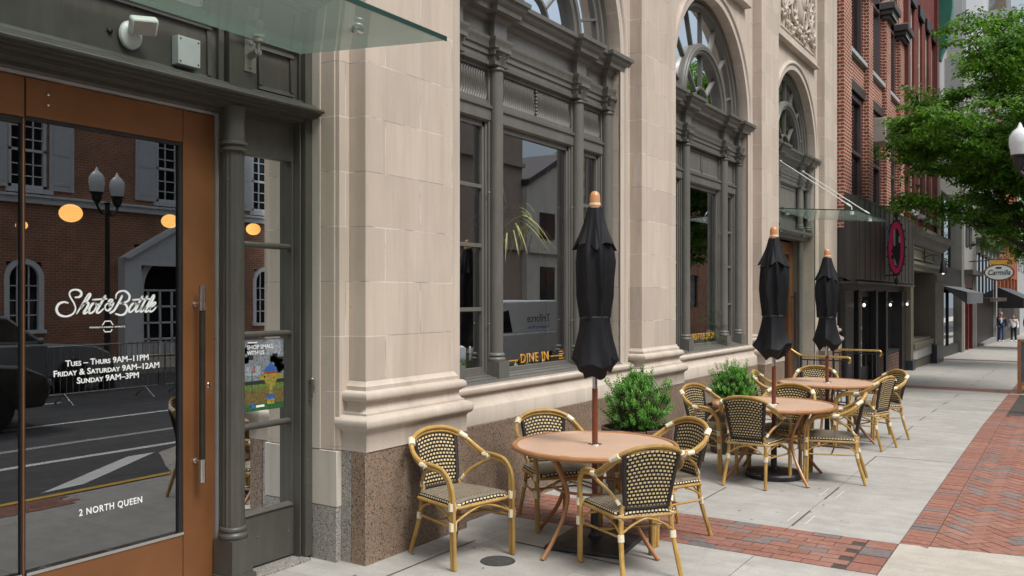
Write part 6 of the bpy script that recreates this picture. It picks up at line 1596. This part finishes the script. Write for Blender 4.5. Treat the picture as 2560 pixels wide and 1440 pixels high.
vehicle('parked_car','grey car in the far lane, mirrored in the door glass','car',12.6,8.6,1,suvp,suvr,SILV,1.86,(-1.4,1.42),.35,[((.93,1.04),(.28,1.55))],suvw,(2.22,.70,.72,1.08))
vanp=[(-2.2,.38),(2.1,.36),(2.2,.6),(2.1,.9),(1.55,1.12),(-2.2,1.15)]; vanr=[(1.62,1.1),(.95,1.75),(.6,1.9),(-2.0,1.92),(-2.2,1.8),(-2.22,1.12)]
vn=vehicle('white_van','white delivery van with blue and black lettering, mirrored in the first arched window','van',7.35,18.0,-1,vanp,vanr,VANP,1.8,(-1.4,1.38),.32,[((1.58,1.14),(.98,1.74))],[[(1.2,1.15),(.85,1.62),(.35,1.68),(.35,1.15)]],(2.08,.72,1.15,1.15))
VTXT=simple('van_black_lettering',(.02,.02,.02),.5,bump=0); VBLU=simple('van_blue_lettering',(.02,.14,.5),.5,bump=0)
text_mesh('lettering','Triforce',VTXT,vn,(6.435,18.72,1.18),-1,.20,1.12,depth=.002); text_mesh('lettering','Property Bros',VBLU,vn,(6.435,18.72,1.02),-1,.08,1.05,depth=.002)
# steel crowd barriers on the far side of the lane
def barrier(label=''):
    t=empty('crowd_barrier',(0,0,0),0,label,'barrier','steel barriers along the far lane'); m=MB(); m.tube([(0,-1.1,.2),(0,-1.1,1.05),(0,1.1,1.05),(0,1.1,.2),(0,-1.1,.2)],.019,8); m.build('frame',STEEL,t)
    m=MB()
    for k in range(1,19): m.tube([(0,-1.1+k*.116,.2),(0,-1.1+k*.116,1.05)],.007,6)
    m.build('bar',STEEL,t); m=MB()
    for y in (-.8,.8): m.tube([(-.3,y,.01),(0,y,.2),(.3,y,.01)],.015,6)
    m.build('foot',STEEL,t); return t
bp=barrier()
for i in range(4):
    o=bp if i==0 else copy_tree(bp); o.location=(9.9,9.6+2.35*i,-.13); o['label']='steel crowd barrier across the street, mirrored low in the door glass'

# ================================================================== people far down the pavement
SKIN=simple('skin',(.42,.22,.15),.55,var=.05,bump=0)
def skin_mesh(name,verts,edges,radii,mat,parent,sub=2,root=0):
    me=bpy.data.meshes.new(name); me.from_pydata(verts,edges,[]); o=bpy.data.objects.new(name,me); COL.objects.link(o)
    sk=o.modifiers.new('skin','SKIN'); sk.use_smooth_shade=True
    sv=me.skin_vertices[0].data if me.skin_vertices else None
    if sv is None:
        bm=bmesh.new(); bm.from_mesh(me); bm.verts.layers.skin.verify(); bm.to_mesh(me); bm.free(); sv=me.skin_vertices[0].data
    for i,r in enumerate(radii):
        sv[i].radius=r if isinstance(r,tuple) else (r,r); sv[i].use_root=(i==root)
    ss=o.modifiers.new('sub','SUBSURF'); ss.levels=sub; ss.render_levels=sub
    me.materials.append(mat); o.parent=parent; return o
def person(x,y,rz,label,jacket,trousers,shoes,hair,stride,H=1.74,long_hair=False,shirt=None,face_=True):
    t=empty('person',(x,y,zg(y)),rz,label,'person','people walking towards the camera'); k=H/1.74
    sw=stride
    # facing +x local
    hip=(0,0,.93); ch=(.02,0,1.30); nk=(.0,0,1.47); hd=(.03,0,1.60)
    def leg(s,f): return [(0,s*.09,.90),(.06*f+.02,s*.095,.50),(.20*f-(.02 if f>0 else .06),s*.095,.085)]
    def armp(s,f): return [(0,s*.19,1.40),(-.02+.05*f,s*.245,1.12),(.06+.13*f,s*.25,.88),(.075+.15*f,s*.25,.80)]
    L1,L2=leg(1,sw),leg(-1,-sw); A1,A2=armp(1,-sw),armp(-1,sw)
    V=[hip,ch,nk,hd]; E=[(0,1),(1,2),(2,3)]; Rr=[(.13,.10),(.16,.11),(.05,.05),(.085,.075)]
    for Lg in (L1,L2):
        b=len(V); V+=Lg; E+=[(0,b),(b,b+1),(b+1,b+2)]; Rr+=[.085,.055,.04]
    for A in (A1,A2):
        b=len(V); V+=A; E+=[(1,b),(b,b+1),(b+1,b+2),(b+2,b+3)]; Rr+=[.055,.042,.032,.030]
    V=[tuple(c*k for c in v) for v in V]
    body=skin_mesh('body',V,E,Rr,SKIN,t)
    m=MB()
    for A,s in ((A1,1),(A2,-1)):
        p=Vector(A[3])*k; d=(Vector(A[3])-Vector(A[2])).normalized()
        for q,l in zip((-.024,-.008,.008,.024),(.075,.085,.08,.065)): m.tube([p+Vector((q,0,0)),p+Vector((q,0,-.05)),p+Vector((q+.012,-.01*s,-.05-l*.6))],[.0095,.009,.007],6)
        m.tube([p+Vector((.025,0,.01)),p+Vector((.05,-.015*s,-.045))],[.010,.008],6)
    m.build('hand',SKIN,t)
    # head: nose, ears, eyes, mouth and hair
    m=MB(); hz=1.615*k; m.ico((.025,0,hz),.098,3,.95,.80,1.18); m.ico((.118,0,hz-.012),.018,2,.8,.7,1.3)
    for s in (-1,1): m.ico((.01,s*.08,hz-.01),.026,1,.6,.35,1)
    m.build('head',SKIN,t)
    m=MB()
    for s in (-1,1): m.ico((.108,s*.032,hz+.02),.011,1)
    m.box(.1,.112,-.024,.024,hz-.058,hz-.05); m.build('face_feature',simple('face_dark',(.06,.025,.02),.6) if 'face_dark' not in bpy.data.materials else bpy.data.materials['face_dark'],t)
    m=MB(); m.ico((-.005,0,hz+.035),.104,3,.98,.9,1.02)
    if long_hair: m.ico((-.05,0,hz-.08),.09,2,.7,1.1,1.6)
    m.build('hair',hair,t)
    jv=[(0,0,.86),(0,0,1.0),(.02,0,1.28),(0,0,1.42)]; je=[(0,1),(1,2),(2,3)]; jr=[(.175,.135),(.17,.13),(.19,.135),(.10,.085)]
    for A in (A1,A2):
        b=len(jv); jv+=[A[0],A[1],tuple(Vector(A[2])*1.0)]; je+=[(2,b),(b,b+1),(b+1,b+2)]; jr+=[.078,.062,.052]
    skin_mesh('jacket',[tuple(c*k for c in v) for v in jv],je,jr,jacket,t)
    tv=[(0,0,.94)]; te=[]; tr=[(.14,.11)]
    for Lg in (L1,L2):
        b=len(tv); tv+=[Lg[0],Lg[1],Lg[2]]; te+=[(0,b),(b,b+1),(b+1,b+2)]; tr+=[.098,.072,.06]
    skin_mesh('trousers',[tuple(c*k for c in v) for v in tv],te,tr,trousers,t)
    for Lg in (L1,L2):
        m=MB(); p=Vector(Lg[2])*k; m.ico((p.x+.06,p.y,.05),.1,2,1.45,.52,.52); m.build('shoe',shoes,t)
    if shirt:
        m=MB(); m.ico((.09*k,0,1.19*k),.11,2,.62,.72,2.0); m.build('shirt_front',shirt,t)
    return t
NAVY=simple('navy_jacket',(.012,.018,.045),.8,var=.2); PALEB=simple('pale_blue_shirt',(.50,.58,.70),.8); WHITEJ=simple('white_jacket',(.66,.68,.70),.8); JEAN=simple('blue_jeans',(.03,.06,.15),.85,var=.2); BLKT=simple('black_trousers',(.015,.015,.018),.85); WSHOE=simple('white_shoes',(.72,.72,.72),.6); DHAIR=simple('dark_hair',(.02,.014,.01),.7,bscale=200); GHAIR=simple('grey_hair',(.20,.18,.17),.7)
person(.44,59.5,R(-88),'person in an open navy jacket and pale blue shirt walking toward us on the pavement',NAVY,JEAN,WSHOE,GHAIR,.9,1.76,shirt=PALEB)
person(1.06,60.0,R(-95),'person in a white jacket and black trousers walking beside the navy jacket',WHITEJ,BLKT,WSHOE,DHAIR,-.8,1.60,True)
person(1.5,68,R(-80),'person all in black farther back on the pavement',BLKT,BLKT,BLKT,DHAIR,.5,1.72)
